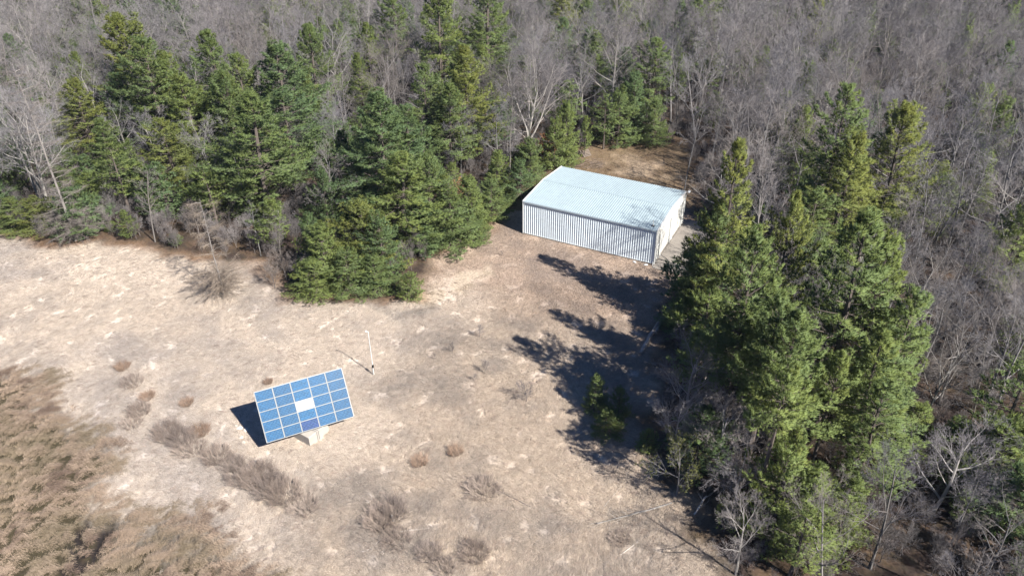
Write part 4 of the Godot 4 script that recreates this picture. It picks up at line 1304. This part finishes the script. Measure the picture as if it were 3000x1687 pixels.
	conifer("full", 1, Vector3(17.82, 0, -122.30), 9, 3.0, "needles_mid", "dark full pine on the left at the back of the yard")
	conifer("full", 2, Vector3(20.63, 0, -125.11), 11, 3.0, "needles_blue", "dark bluish pine in the middle at the back of the yard")
	conifer("full", 0, Vector3(23.79, 0, -122.60), 7.5, 2.4, "needles_mid", "low dark pine on the right at the back of the yard")
	conifer("thin", 0, Vector3(15.38, 0, -120.48), 9, 2.3, "needles_mid", "thin stemmed pine at the back left corner of the yard")
	conifer("tall", 2, Vector3(11.06, 0, -167.59), 17, 4.0, "needles_gold", "yellow green pine at the top edge right of the two tallest")
	conifer("tall", 1, Vector3(16.69, 0, -169.47), 13, 3.2, "needles_mid", "smaller pine at the top edge beside the yellow green one")
	conifer("tall", 0, Vector3(43.88, 0, -175.54), 13, 2.8, "needles_bright", "lone bright pine top at the upper edge above the shed")
	conifer("tall", 3, Vector3(65.14, 0, -167.92), 14, 2.6, "needles_gold", "lone gold pine top at the upper edge on the right")
	conifer("tall", 2, Vector3(-22.97, 0, -99.61), 12, 2.2, "needles_blue", "slim bluish pine in the grey trees left of the big layered pine")
	conifer("tall", 3, Vector3(21.96, 0, -69.98), 22, 3.1, "needles_gold", "tall ragged pine standing right of the shed doors")
	conifer("tall", 1, Vector3(21.13, 0, -70.22), 15, 2.4, "needles_mid", "dark pine below the ragged one, overhanging the concrete apron")
	conifer("full", 1, Vector3(19.84, 0, -70.54), 9, 2.4, "needles_mid", "wide green pine at the edge below the concrete apron")
	conifer("full", 2, Vector3(19.15, 0, -69.75), 4.5, 2.1, "needles_mid", "low green pine above the rotten logs")
	conifer("tall", 0, Vector3(38.82, 0, -86.61), 22, 3.7, "needles_mid", "tall dark spire pine right of the shed in the upper right woods")
	conifer("tall", 2, Vector3(39.07, 0, -81.88), 18, 3.7, "needles_gold", "gold tipped pine in front of the tall dark spire")
	conifer("tall", 1, Vector3(46.53, 0, -87.40), 19, 3.9, "needles_gold", "vase shaped yellow green pine right of the tall dark spire")
	conifer("tall", 0, Vector3(34.93, 0, -79.74), 12, 3.0, "needles_mid", "low dark pine left of the gold tipped one on the right")
	conifer("full", 1, Vector3(47.37, 0, -87.70), 8, 2.6, "needles_bright", "small green pine under the vase shaped one")
	conifer("high", 0, Vector3(18.82, 0, -51.80), 21.5, 3.7, "needles_mid", "tall shaded pine between the ragged pine and the slender tall one")
	conifer("high", 2, Vector3(20.22, 0, -48.26), 18, 3.4, "needles_mid", "shaded pine below the slender tall one in the right pine group")
	conifer("high", 1, Vector3(19.39, 0, -52.42), 15, 3.0, "needles_mid", "dark pine at the shaded left margin of the right pine group")
	conifer("high", 2, Vector3(23.23, 0, -56.96), 22, 2.9, "needles_gold", "slender tall pine with a bare lower trunk in the right pine group")
	conifer("tall", 3, Vector3(27.64, 0, -53.10), 23, 4.5, "needles_mid", "great broad pine in the middle of the right pine group")
	conifer("high", 1, Vector3(20.98, 0, -46.42), 18, 3.5, "needles_mid", "dark pine between the slender tall pine and the single bright clump")
	conifer("high", 0, Vector3(21.51, 0, -53.34), 16.5, 3.2, "needles_mid", "dark pine in the shaded heart of the right pine group")
	conifer("tall", 2, Vector3(30.68, 0, -54.51), 20, 2.9, "needles_bright", "yellow tipped pine on the right flank of the great broad one")
	conifer("tall", 0, Vector3(31.98, 0, -50.89), 17, 2.8, "needles_mid", "full pine low on the right of the great broad one")
	conifer("tall", 3, Vector3(28.80, 0, -48.39), 15, 2.7, "needles_bright", "layered pine in the lower middle of the right pine group")
	conifer("topped", 0, Vector3(19.29, 0, -42.06), 16, 2.4, "needles_bright", "single bright pine clump standing clear in the right pine group")
	conifer("high", 1, Vector3(25.19, 0, -46.75), 14, 2.3, "needles_bright", "light green pine right of the single bright clump")
	conifer("tall", 0, Vector3(28.24, 0, -45.08), 13, 2.9, "needles_mid", "pine at the lower right end of the right pine group")
	conifer("full", 1, Vector3(20.32, 0, -41.36), 10, 2.9, "needles_bright", "yellow green pine nearest the camera on the lower right")
	conifer("full", 0, Vector3(22.48, 0, -40.49), 8, 2.4, "needles_bright", "leafy green pine against the right side of the yellow green nearest one")
	conifer("full", 2, Vector3(25.62, 0, -41.19), 7, 2.2, "needles_bright", "green pine right of the yellow green nearest one")
	conifer("full", 1, Vector3(37.43, 0, -48.17), 6, 2.0, "needles_mid", "small shaded pine among leafless trees at the lower right")
	conifer("full", 0, Vector3(73.65, 0, -117.29), 11, 2.8, "needles_bright", "soft green pine at the right edge of the grey woods")
	conifer("full", 1, Vector3(74.37, 0, -111.83), 11, 3.0, "needles_mid", "dark pine at the right margin of the grey woods")
	conifer("full", 2, Vector3(64.51, 0, -97.39), 9, 2.6, "needles_bright", "yellowish young pine at the right margin below the dark pine")
	conifer("full", 0, Vector3(57.69, 0, -95.92), 8, 3.0, "needles_gold", "low gold green pine right of the vase shaped one")
	conifer("full", 1, Vector3(103.45, 0, -164.40), 12, 3.0, "needles_mid", "dark pine in the top right corner")
	conifer("young", 2, Vector3(-11.91, 0, -76.83), 3.4, 1.35, "needles_bright", "small rounded pine sapling standing alone beside the rounded pines")
	conifer("full", 2, Vector3(7.81, 0, -56.59), 4.2, 1.1, "needles_mid", "narrow dark young pine in the deep shade of the lower clearing")
	conifer("full", 0, Vector3(10.04, 0, -55.60), 3.6, 1.0, "needles_mid", "dark young pine right of the narrow one in the shade")
	conifer("full", 1, Vector3(8.60, 0, -53.73), 2.6, 1.3, "needles_bright", "low bushy pine in front of the two shaded young pines")
	conifer("young", 2, Vector3(12.11, 0, -51.42), 2.2, 0.9, "needles_bright", "small dark pine at the shaded edge left of the budding tree")
	conifer("young", 2, Vector3(-44.82, 0, -90.20), 1.6, 0.8, "needles_mid", "tiny dark pine beside the leaning dark tree at the field edge")
	conifer("young", 2, Vector3(-55.08, 0, -94.19), 1.5, 0.8, "needles_bright", "tiny round pine between the larch and the leaning tree")
	hardwood("skirted", 0, Vector3(-58.70, 0, -91.65), 24, 1.0, "very tall leafless larch with bowed lower limbs at the left field edge")
	hardwood("skirted", 1, Vector3(-34.59, 0, -77.93), 13, 1.0, "leafless larch with a skirt of fine twigs left of the rounded pines")
	hardwood("spreading", 0, Vector3(2.26, 0, -114.87), 18, 1.0, "large pale leafless tree with many rising limbs behind the shed")
	hardwood("slim", 1, Vector3(-47.65, 0, -90.74), 11, 1.1, "dark leafless tree leaning at the left edge of the straw field")
	hardwood("slim", 0, Vector3(25.91, 0, -105.10), 14, 0.8, "straight leafless tree at the back right corner of the shed")
	hardwood("oak", 0, Vector3(-32.59, 0, -144.02), 16, 1.0, "pale forked leafless tree in the gap between the two big pine groups")
	hardwood("oak", 2, Vector3(-7.71, 0, -110.79), 12, 1.2, "leafless tree with white crooked limbs in front of the gold tipped pine")
	hardwood("slim", 0, Vector3(-10.68, 0, -111.90), 8, 1.0, "small white stemmed leafless tree by the crooked white limbed one")
	hardwood("oak", 1, Vector3(-26.27, 0, -107.57), 12.5, 1.0, "fine twigged leafless tree left of the big layered pine")
	hardwood("oak", 2, Vector3(-42.47, 0, -102.37), 14, 0.9, "crooked leafless tree in front of the dense left pine group")
	hardwood("oak", 3, Vector3(-39.54, 0, -101.28), 9, 1.0, "short dark leafless tree at the foot of the large layered pine")
	hardwood("slim", 0, Vector3(-32.70, 0, -87.47), 7, 1.0, "thin pale leafless tree at the field edge left of the rounded pines")
	hardwood("slim", 1, Vector3(-29.85, 0, -86.39), 6.5, 1.0, "thin dark leafless tree close to the left of the rounded pines")
	hardwood("oak", 3, Vector3(38.69, 0, -122.83), 15, 1.0, "dark multi stemmed leafless tree right of the yard")
	hardwood("oak", 0, Vector3(38.02, 0, -112.05), 14, 1.0, "pale leaning leafless tree behind the ragged pine")
	hardwood("slim", 0, Vector3(53.61, 0, -127.75), 12, 1.1, "light stemmed leafless tree left of the tall dark spire pine")
	hardwood("spreading", 1, Vector3(34.86, 0, -43.92), 9, 1.0, "leafless tree with bright white crooked limbs at the lower right")
	hardwood("spreading", 1, Vector3(16.32, 0, -54.76), 10, 0.85, "grey twiggy leafless tree at the lower right edge of the clearing")
	hardwood("spreading", 1, Vector3(14.57, 0, -50.38), 8, 0.85, "silvery leafless tree left of the budding tree")
	hardwood("spreading", 1, Vector3(17.71, 0, -48.40), 9, 0.8, "grey leafless tree between the budding tree and the nearest pine")
	hardwood("oak", 0, Vector3(16.83, 0, -37.82), 8, 1.0, "dead white limbed tree at the bottom edge on the right")
	hardwood("spreading", 1, Vector3(18.35, 0, -43.95), 7, 0.9, "low grey leafless tree at the left foot of the nearest pine")
	hardwood("budding", 0, Vector3(13.79, 0, -45.74), 7.2, 0.95, "pale green budding tree at the lower right edge of the clearing")
	hardwood("rusty", 0, Vector3(5.52, 0, -114.01), 5.5, 0.9, "small tree still holding brown leaves behind the left end of the shed")
	hardwood("rusty", 0, Vector3(-2.98, 0, -125.83), 5, 1.0, "small brown leaved tree below the large pale leafless tree")
	hardwood("rusty", 0, Vector3(38.27, 0, -94.51), 5, 1.0, "small brown leaved tree in the woods right of the shed")
	hardwood("rusty", 0, Vector3(-7.78, 0, -100.48), 4, 0.9, "little brown leaved tree at the foot of the white crooked limbed tree")
	hardwood("oak", 0, Vector3(58.66, 0, -79.68), 15, 1.1, "pale forked leafless tree near the right margin")
	hardwood("oak", 2, Vector3(47.18, 0, -64.24), 12, 1.1, "large grey leafless tree right of the right pine group")
	hardwood("oak", 1, Vector3(56.87, 0, -98.85), 13, 1.1, "grey leafless tree behind the great broad pine")
	hardwood("oak", 2, Vector3(-86.73, 0, -132.05), 17, 1.0, "white barked leafless tree at the far left")
	hardwood("oak", 0, Vector3(-90.03, 0, -148.87), 17, 1.0, "pale leafless tree in the upper left woods")
	hardwood("oak", 1, Vector3(-31.43, 0, -106.33), 11, 1.0, "grey leafless tree in the hollow left of the big layered pine")
	hardwood("scrub", 0, Vector3(-42.57, 0, -93.03), 4.5, 1.2, "low grey thicket tree at the field edge by the dense pine group")
	hardwood("scrub", 1, Vector3(-27.92, 0, -81.54), 4.0, 1.3, "low dark thicket against the left side of the rounded pines")
	hardwood("scrub", 0, Vector3(-28.95, 0, -79.74), 3.4, 1.3, "low grey thicket in the shadow left of the rounded pines")
	hardwood("scrub", 1, Vector3(1.32, 0, -58.13), 2.2, 1.5, "low grey thicket at the tip of the pine shadow in the clearing")
	hardwood("oak", 4, Vector3(28.42, 0, -76.96), 18, 1.1, "crooked leafless tree between the ragged pine and the slender tall one")
	hardwood("oak", 3, Vector3(27.43, 0, -91.38), 13, 1.0, "dark leafless tree behind the ragged pine by the shed")


func filler() -> void:
	rng.seed = 5
	var bare: Array = []
	var young: Array = []
	var x := 0.0
	var z := -262.0
	while z < -26.0:
		var half := 46.0 + absf(z) * 0.68
		x = -half
		while x < half + 12.0:
			x += 4.1
			var px := x + rng.randf_range(-1.9, 1.9)
			var pz := z + rng.randf_range(-1.9, 1.9)
			var a := rng.randf()
			var b := rng.randf()
			var c := rng.randf()
			var d := rng.randf()
			if Geometry2D.is_point_in_polygon(Vector2(px, pz), clearing) or Geometry2D.is_point_in_polygon(Vector2(px, pz), back_clearing):
				continue
			if px < 15.0 and pz > -88.0 - maxf(0.0, -px - 40.0) * 0.2:
				continue
			var edge := maxf(edge_distance(Vector2(px, pz), clearing), edge_distance(Vector2(px, pz), back_clearing))
			if edge > -1.2:
				continue
			var seen := in_view(Vector3(px, 2, pz), 0.02) or in_view(Vector3(px, 12, pz), 0.02)
			if not seen and not in_view(Vector3(px, 8, pz), 0.35):
				continue
			var green := clampf(0.75 - px / 120.0 + 1.5 * broad.get_noise_2d(px * 1.2, pz * 1.2), 0.33, 1.0)
			if b < green:
				young.append([Vector3(px + rng.randf_range(-1, 1), 0, pz + rng.randf_range(-1, 1)), c, d, seen])
			if px > -64.0 and px < -4.0 and pz > -120.0 and d > 0.4:
				continue
			if a < (0.85 if edge < -6.0 else 0.45) and is_clear(px, pz, 1.4):
				bare.append([Vector3(px, 0, pz), c, d, seen])
		z += 4.1
	var eye := Vector3(0, CAMERA_HEIGHT, 0)
	var near := func(p: Array, q: Array) -> bool: return p[0].distance_squared_to(eye) + (0.0 if p[3] else 1e6) < q[0].distance_squared_to(eye) + (0.0 if q[3] else 1e6)
	# scattered taller pines deeper in the woods
	var tall: Array = []
	for p in bare:
		if fposmod(p[1] * 41.3, 1.0) < (0.13 if p[0].x < 30.0 else 0.08) and p[0].z < -60.0:
			tall.append(p)
	for p in tall:
		bare.erase(p)
	tall.sort_custom(near)
	for i in tall.size():
		var p: Array = tall[i]
		if p[3] and is_clear(p[0].x, p[0].z, 1.5):
			var h := lerpf(8.0, 15.0, p[2])
			var where := forest_place(p[0])
			conifer("tall" if h > 12.0 else "full", int(p[1] * 83.0), p[0], h, h * 0.2, ["needles_mid", "needles_bright", "needles_blue"][i % 3], "%s %s pine standing %s %s" % ["tall" if h > 12.0 else "middling", ["mid green", "bright green", "bluish"][i % 3], depth_of(p[0]), where], "pine_tree", "pine tree", "pines among the leafless trees " + where)
	bare.sort_custom(near)
	young.sort_custom(near)
	var stuff: Array = []
	for i in bare.size():
		var p: Vector3 = bare[i][0]
		var c: float = bare[i][1]
		var d: float = bare[i][2]
		var kind := "oak" if c < 0.66 else "slim"
		var which := int(c * 97.0)
		var h := lerpf(11.0, 17.0, d)
		if p.x > 12.0 and p.z > -80.0:
			h *= 0.8
		var wide := lerpf(0.85, 1.2, fposmod(d * 7.3, 1.0))
		if i < 270 and bare[i][3]:
			var where := forest_place(p)
			var looks: String = ["greyish", "pale", "darker grey", "brownish"][tone_of(p)]
			var build := "slender" if kind == "slim" else ("tall spreading" if h > 14.0 else "low spreading")
			hardwood(kind, which, p, h, wide, "%s %s leafless tree %s %s" % [build, looks, depth_of(p), where], "bare_tree", "bare tree", "leafless trees " + where)
		else:
			var proto: Array = hardwoods[kind][which % hardwoods[kind].size()]
			var s: float = h / proto[2]
			stuff.append([kind, which % hardwoods[kind].size(), Transform3D(Basis(Vector3.UP, c * 50.0).scaled(Vector3(s * wide, s, s * wide)), grown(p))])
	var woods := Node3D.new()
	woods.name = "distant_woods"
	add_child(woods)
	woods.set_meta("kind", "stuff")
	woods.set_meta("label", "grey leafless woods reaching back beyond the nearer trees")
	woods.set_meta("category", "woods")
	for kind in ["oak", "slim"]:
		for which in hardwoods[kind].size():
			var places: Array = []
			var tints: Array = []
			for t in stuff:
				if t[0] == kind and t[1] == which:
					places.append(t[2])
					tints.append(Color.from_hsv(rng.randf_range(0.0, 0.12), rng.randf_range(0.0, 0.06), rng.randf_range(0.85, 1.0)))
			scatter("trunks", hardwoods[kind][which][0], materials.bark, places, tints, woods)
			scatter("branches", hardwoods[kind][which][1], materials.twig, places, tints, woods)
	var green_stuff: Array = []
	for i in young.size():
		var p: Vector3 = young[i][0]
		var c: float = young[i][1]
		var d: float = young[i][2]
		var kind := "thin" if c < 0.35 else "young"
		var which := int(c * 89.0)
		var h := lerpf(3.0, 8.5, d) * (1.35 if kind == "thin" else 1.0)
		if not is_clear(p.x, p.z, 0.4):
			continue
		var proto: Array = conifers[kind][which % conifers[kind].size()]
		var r: float = proto[3] * h / proto[2] * lerpf(1.1, 1.6, fposmod(c * 31.0, 1.0))
		if i < 250 and young[i][3]:
			var where := forest_place(p)
			conifer(kind, which, p, h, r, ["needles_mid", "needles_bright", "needles_blue"][int(d * 40.0) % 3], "%s %s young pine %s %s" % ["thin stemmed" if kind == "thin" else ("tall" if h > 6.0 else "small bushy"), ["mid green", "bright green", "bluish"][int(d * 40.0) % 3], depth_of(p), where], "young_pine", "young pine", "young pines " + where)
		else:
			green_stuff.append([kind, which % conifers[kind].size(), Transform3D(Basis(Vector3.UP, c * 50.0).scaled(Vector3(r / proto[3], h / proto[2], r / proto[3])), grown(p))])
	var greens := Node3D.new()
	greens.name = "distant_undergrowth"
	add_child(greens)
	greens.set_meta("kind", "stuff")
	greens.set_meta("label", "scattered small green pines deep in the woods")
	greens.set_meta("category", "undergrowth")
	for kind in ["thin", "young"]:
		for which in conifers[kind].size():
			var places: Array = []
			var tints: Array = []
			for t in green_stuff:
				if t[0] == kind and t[1] == which:
					places.append(t[2])
					tints.append(Color.WHITE)
			scatter("trunks", conifers[kind][which][0], materials.bark, places, tints, greens)
			scatter("crowns", conifers[kind][which][1], materials.needles_mid, places, tints, greens)
	# leafless brush on the forest floor
	var spots: Array = [[], []]
	var shades: Array = [[], []]
	rng.seed = 9
	z = -240.0
	while z < -28.0:
		var half := 40.0 + absf(z) * 0.66
		x = -half
		while x < half:
			x += 1.7
			var px := x + rng.randf_range(-1.1, 1.1)
			var pz := z + rng.randf_range(-1.1, 1.1)
			var a := rng.randf()
			var s := rng.randf_range(0.35, 0.85)
			if a > 0.75 or not in_view(Vector3(px, 0, pz), 0.1) or openness(px, pz) > 0.25 or (px < 14.0 and pz > -80.0):
				continue
			var k := rng.randi() % 2
			spots[k].append(Transform3D(Basis(Vector3.UP, a * 60.0).scaled(Vector3(s, s, s)), grown(Vector3(px, 0, pz))))
			var f := rng.randf_range(0.75, 1.2)
			shades[k].append(Color(f, f, f))
		z += 1.9
	var brush := Node3D.new()
	brush.name = "woodland_brush"
	add_child(brush)
	brush.set_meta("kind", "stuff")
	brush.set_meta("label", "grey leafless brush covering the forest floor")
	brush.set_meta("category", "brush")
	for k in 2:
		scatter("trunks", hardwoods.scrub[k][0], materials.bark, spots[k], shades[k], brush)
		scatter("twigs", hardwoods.scrub[k][1], materials.twig, spots[k], shades[k], brush)


func tone_of(p: Vector3) -> int:
	return int(absf(p.x * 7.0 + p.z * 13.0)) % 4


func depth_of(p: Vector3) -> String:
	var d := Vector2(p.x, p.z).length()
	return "close" if d < 75.0 else ("midway" if d < 105.0 else ("deep" if d < 125.0 else "far back"))


func forest_place(p: Vector3) -> String:
	if p.z > -82.0 and p.x > 10.0:
		return "on the lower right of the clearing"
	if p.x < -45.0:
		return "on the left beyond the straw field"
	if p.x < 5.0:
		return "behind the big pines left of the shed"
	if p.x < 35.0:
		return "behind the yard of the shed"
	return "on the slope far right of the shed"


func _ready() -> void:
	# camera
	camera = Camera3D.new()
	camera.name = "camera"
	camera.fov = 40.67
	camera.near = 0.5
	camera.far = 4000.0
	var p := deg_to_rad(32.896)
	var r := deg_to_rad(-0.656)
	var up := Vector3(0, cos(p), -sin(p))
	var right := Vector3.RIGHT * cos(r) + up * sin(r)
	up = up * cos(r) - Vector3.RIGHT * sin(r)
	camera.transform = Transform3D(Basis(right, up, right.cross(up)), Vector3(0, CAMERA_HEIGHT, 0))
	add_child(camera)
	# sky, air and exposure
	var around := WorldEnvironment.new()
	around.name = "surroundings"
	var env := Environment.new()
	env.background_mode = Environment.BG_SKY
	var sky_material := ProceduralSkyMaterial.new()
	sky_material.sky_top_color = linear_color(0.025, 0.06, 0.16)
	sky_material.sky_horizon_color = linear_color(0.09, 0.13, 0.19)
	sky_material.sky_curve = 0.15
	sky_material.ground_horizon_color = linear_color(0.15, 0.15, 0.15)
	sky_material.ground_bottom_color = linear_color(0.08, 0.07, 0.06)
	sky_material.sun_angle_max = 12.0
	env.sky = Sky.new()
	env.sky.sky_material = sky_material
	env.tonemap_mode = Environment.TONE_MAPPER_LINEAR
	env.tonemap_exposure = 2.68
	env.fog_enabled = true
	env.fog_density = 0.00007
	env.fog_light_color = Color(0.8, 0.86, 0.95)
	env.sdfgi_enabled = true
	env.ssao_enabled = true
	env.ssil_enabled = true
	around.environment = env
	add_child(around)
	# sun
	var sun := DirectionalLight3D.new()
	sun.name = "sun"
	sun.light_energy = 1.6
	sun.light_color = Color(1.0, 0.975, 0.935)
	sun.light_angular_distance = 0.53
	sun.shadow_enabled = true
	add_child(sun)
	sun.look_at_from_position(Vector3(0.82, 1.0, 0.735), Vector3.ZERO, Vector3.UP)

	for n in [[broad, 3, 0.012, 3], [patchy, 4, 0.03, 3], [fine, 5, 0.2, 3]]:
		n[0].seed = n[1]
		n[0].frequency = n[2]
		n[0].fractal_octaves = n[3]
		n[0].noise_type = FastNoiseLite.TYPE_SIMPLEX
	clearing = PackedVector2Array([Vector2(-93.4, -95.9), Vector2(-70.9, -95.4), Vector2(-66.1, -92.5), Vector2(-61.1, -90.0), Vector2(-56.8, -92.3), Vector2(-46.5, -89.0), Vector2(-41.6, -87.2), Vector2(-32.5, -86.0), Vector2(-26.2, -77.1), Vector2(-18.3, -76.7), Vector2(-12.0, -76.9), Vector2(-10.9, -86.5), Vector2(-4.6, -91.9), Vector2(-1.4, -100.1), Vector2(2.7, -106.8), Vector2(7.3, -114.0), Vector2(13.4, -112.3), Vector2(24.1, -102.2), Vector2(26.6, -94.8), Vector2(22.0, -80.5), Vector2(19.1, -75.3), Vector2(16.6, -64.8), Vector2(13.6, -55.6), Vector2(12.7, -48.0), Vector2(15.7, -44.0), Vector2(16.2, -37.8), Vector2(15.7, -29.9), Vector2(-54.7, -30.7)])
	back_clearing = PackedVector2Array([Vector2(7.3, -114.7), Vector2(10.0, -116.2), Vector2(12.7, -122.2), Vector2(18.6, -123.8), Vector2(29.0, -122.1), Vector2(26.8, -104.8), Vector2(26.6, -94.8), Vector2(11.8, -95.2)])
	marsh = PackedVector2Array([Vector2(-86.4, -68.1), Vector2(-53.6, -63.8), Vector2(-49.0, -62.1), Vector2(-42.9, -56.0), Vector2(-37.1, -49.7), Vector2(-32.3, -45.1), Vector2(-28.3, -43.2), Vector2(-23.2, -40.5), Vector2(-18.6, -37.2), Vector2(-14.6, -30.3), Vector2(-54.7, -30.7)])
	channel = PackedVector2Array([Vector2(-35.7, -43.3), Vector2(-35.3, -40.9), Vector2(-34.2, -38.6), Vector2(-33.8, -39.9), Vector2(-33.3, -41.1), Vector2(-33.7, -43.0)])
	make_materials()
	make_ground()
	shed()
	apron()
	solar_array()
	weather_mast()
	make_plants()
	feature_trees()
	filler()
	small_things()
	grass()


func make_materials() -> void:
	var soil := paint("soil", Color.WHITE, 1.0)
	soil.albedo_texture = mottle(1024, 0.45, 1.35, 0.012, 21)
	paint("straw", Color.WHITE, 0.95, 0.0, 0.25)
	paint("bark", Color.WHITE, 0.95)
	paint("twig", Color.WHITE, 0.9)
	paint("twig_warm", Color(1.0, 0.98, 0.96), 0.9)
	paint("twig_dark", Color(0.86, 0.86, 0.88), 0.9)
	paint("twig_brown", Color(0.95, 0.92, 0.88), 0.9)
	paint("needles_mid", linear_color(0.172, 0.23, 0.115), 0.7, 0.0, 0.8)
	paint("needles_bright", linear_color(0.2, 0.255, 0.115), 0.7, 0.0, 0.8)
	paint("needles_blue", linear_color(0.148, 0.215, 0.125), 0.7, 0.0, 0.8)
	paint("needles_gold", linear_color(0.215, 0.25, 0.105), 0.7, 0.0, 0.8)
	var weather := mottle(512, 0.86, 1.06, 0.014, 8)
	for row in [["siding", Color(0.645, 0.723, 0.779), 0.5], ["roofing", Color(0.265, 0.327, 0.357), 0.45], ["gable_white", Color(0.5, 0.5, 0.485), 0.55], ["concrete", Color(0.195, 0.177, 0.159), 0.95], ["concrete_pale", Color(0.364, 0.337, 0.304), 0.95]]:
		var m := paint(row[0], row[1].linear_to_srgb(), row[2])
		m.albedo_texture = weather
		m.uv1_triplanar = true
		m.uv1_world_triplanar = true
		m.uv1_scale = Vector3(0.13, 0.13, 0.13)
	paint("trim", linear_color(0.5, 0.515, 0.52), 0.5)
	paint("trim_blue", linear_color(0.378, 0.45, 0.504), 0.5)
	paint("door_white", linear_color(0.5, 0.5, 0.485), 0.5)
	paint("dark_metal", linear_color(0.05, 0.05, 0.055), 0.6)
	paint("black", linear_color(0.02, 0.02, 0.02), 0.7)
	paint("alloy", linear_color(0.193, 0.206, 0.218), 0.45, 0.2)
	paint("rail_white", linear_color(0.27, 0.275, 0.28), 0.5)
	paint("bright_plate", linear_color(0.484, 0.484, 0.484), 0.5)
	paint("galvanised", linear_color(0.294, 0.302, 0.311), 0.5, 0.5)
	paint("stone_pale", linear_color(0.462, 0.42, 0.361), 0.95)
	paint("old_wood", linear_color(0.143, 0.118, 0.101), 0.95)
	paint("pale_wood", linear_color(0.353, 0.311, 0.26), 0.9)
	for i in 3:
		var m := paint("cells_%d" % i, Color.WHITE, 0.25)
		m.metallic_specular = 0.4
		m.albedo_texture = cell_print(40 + i, [Color(0.085, 0.26, 0.4), Color(0.075, 0.28, 0.43), Color(0.095, 0.245, 0.375)][i])
	var v := paint("cells_violet", Color.WHITE, 0.25)
	v.albedo_texture = cell_print(44, Color(0.15, 0.17, 0.35))
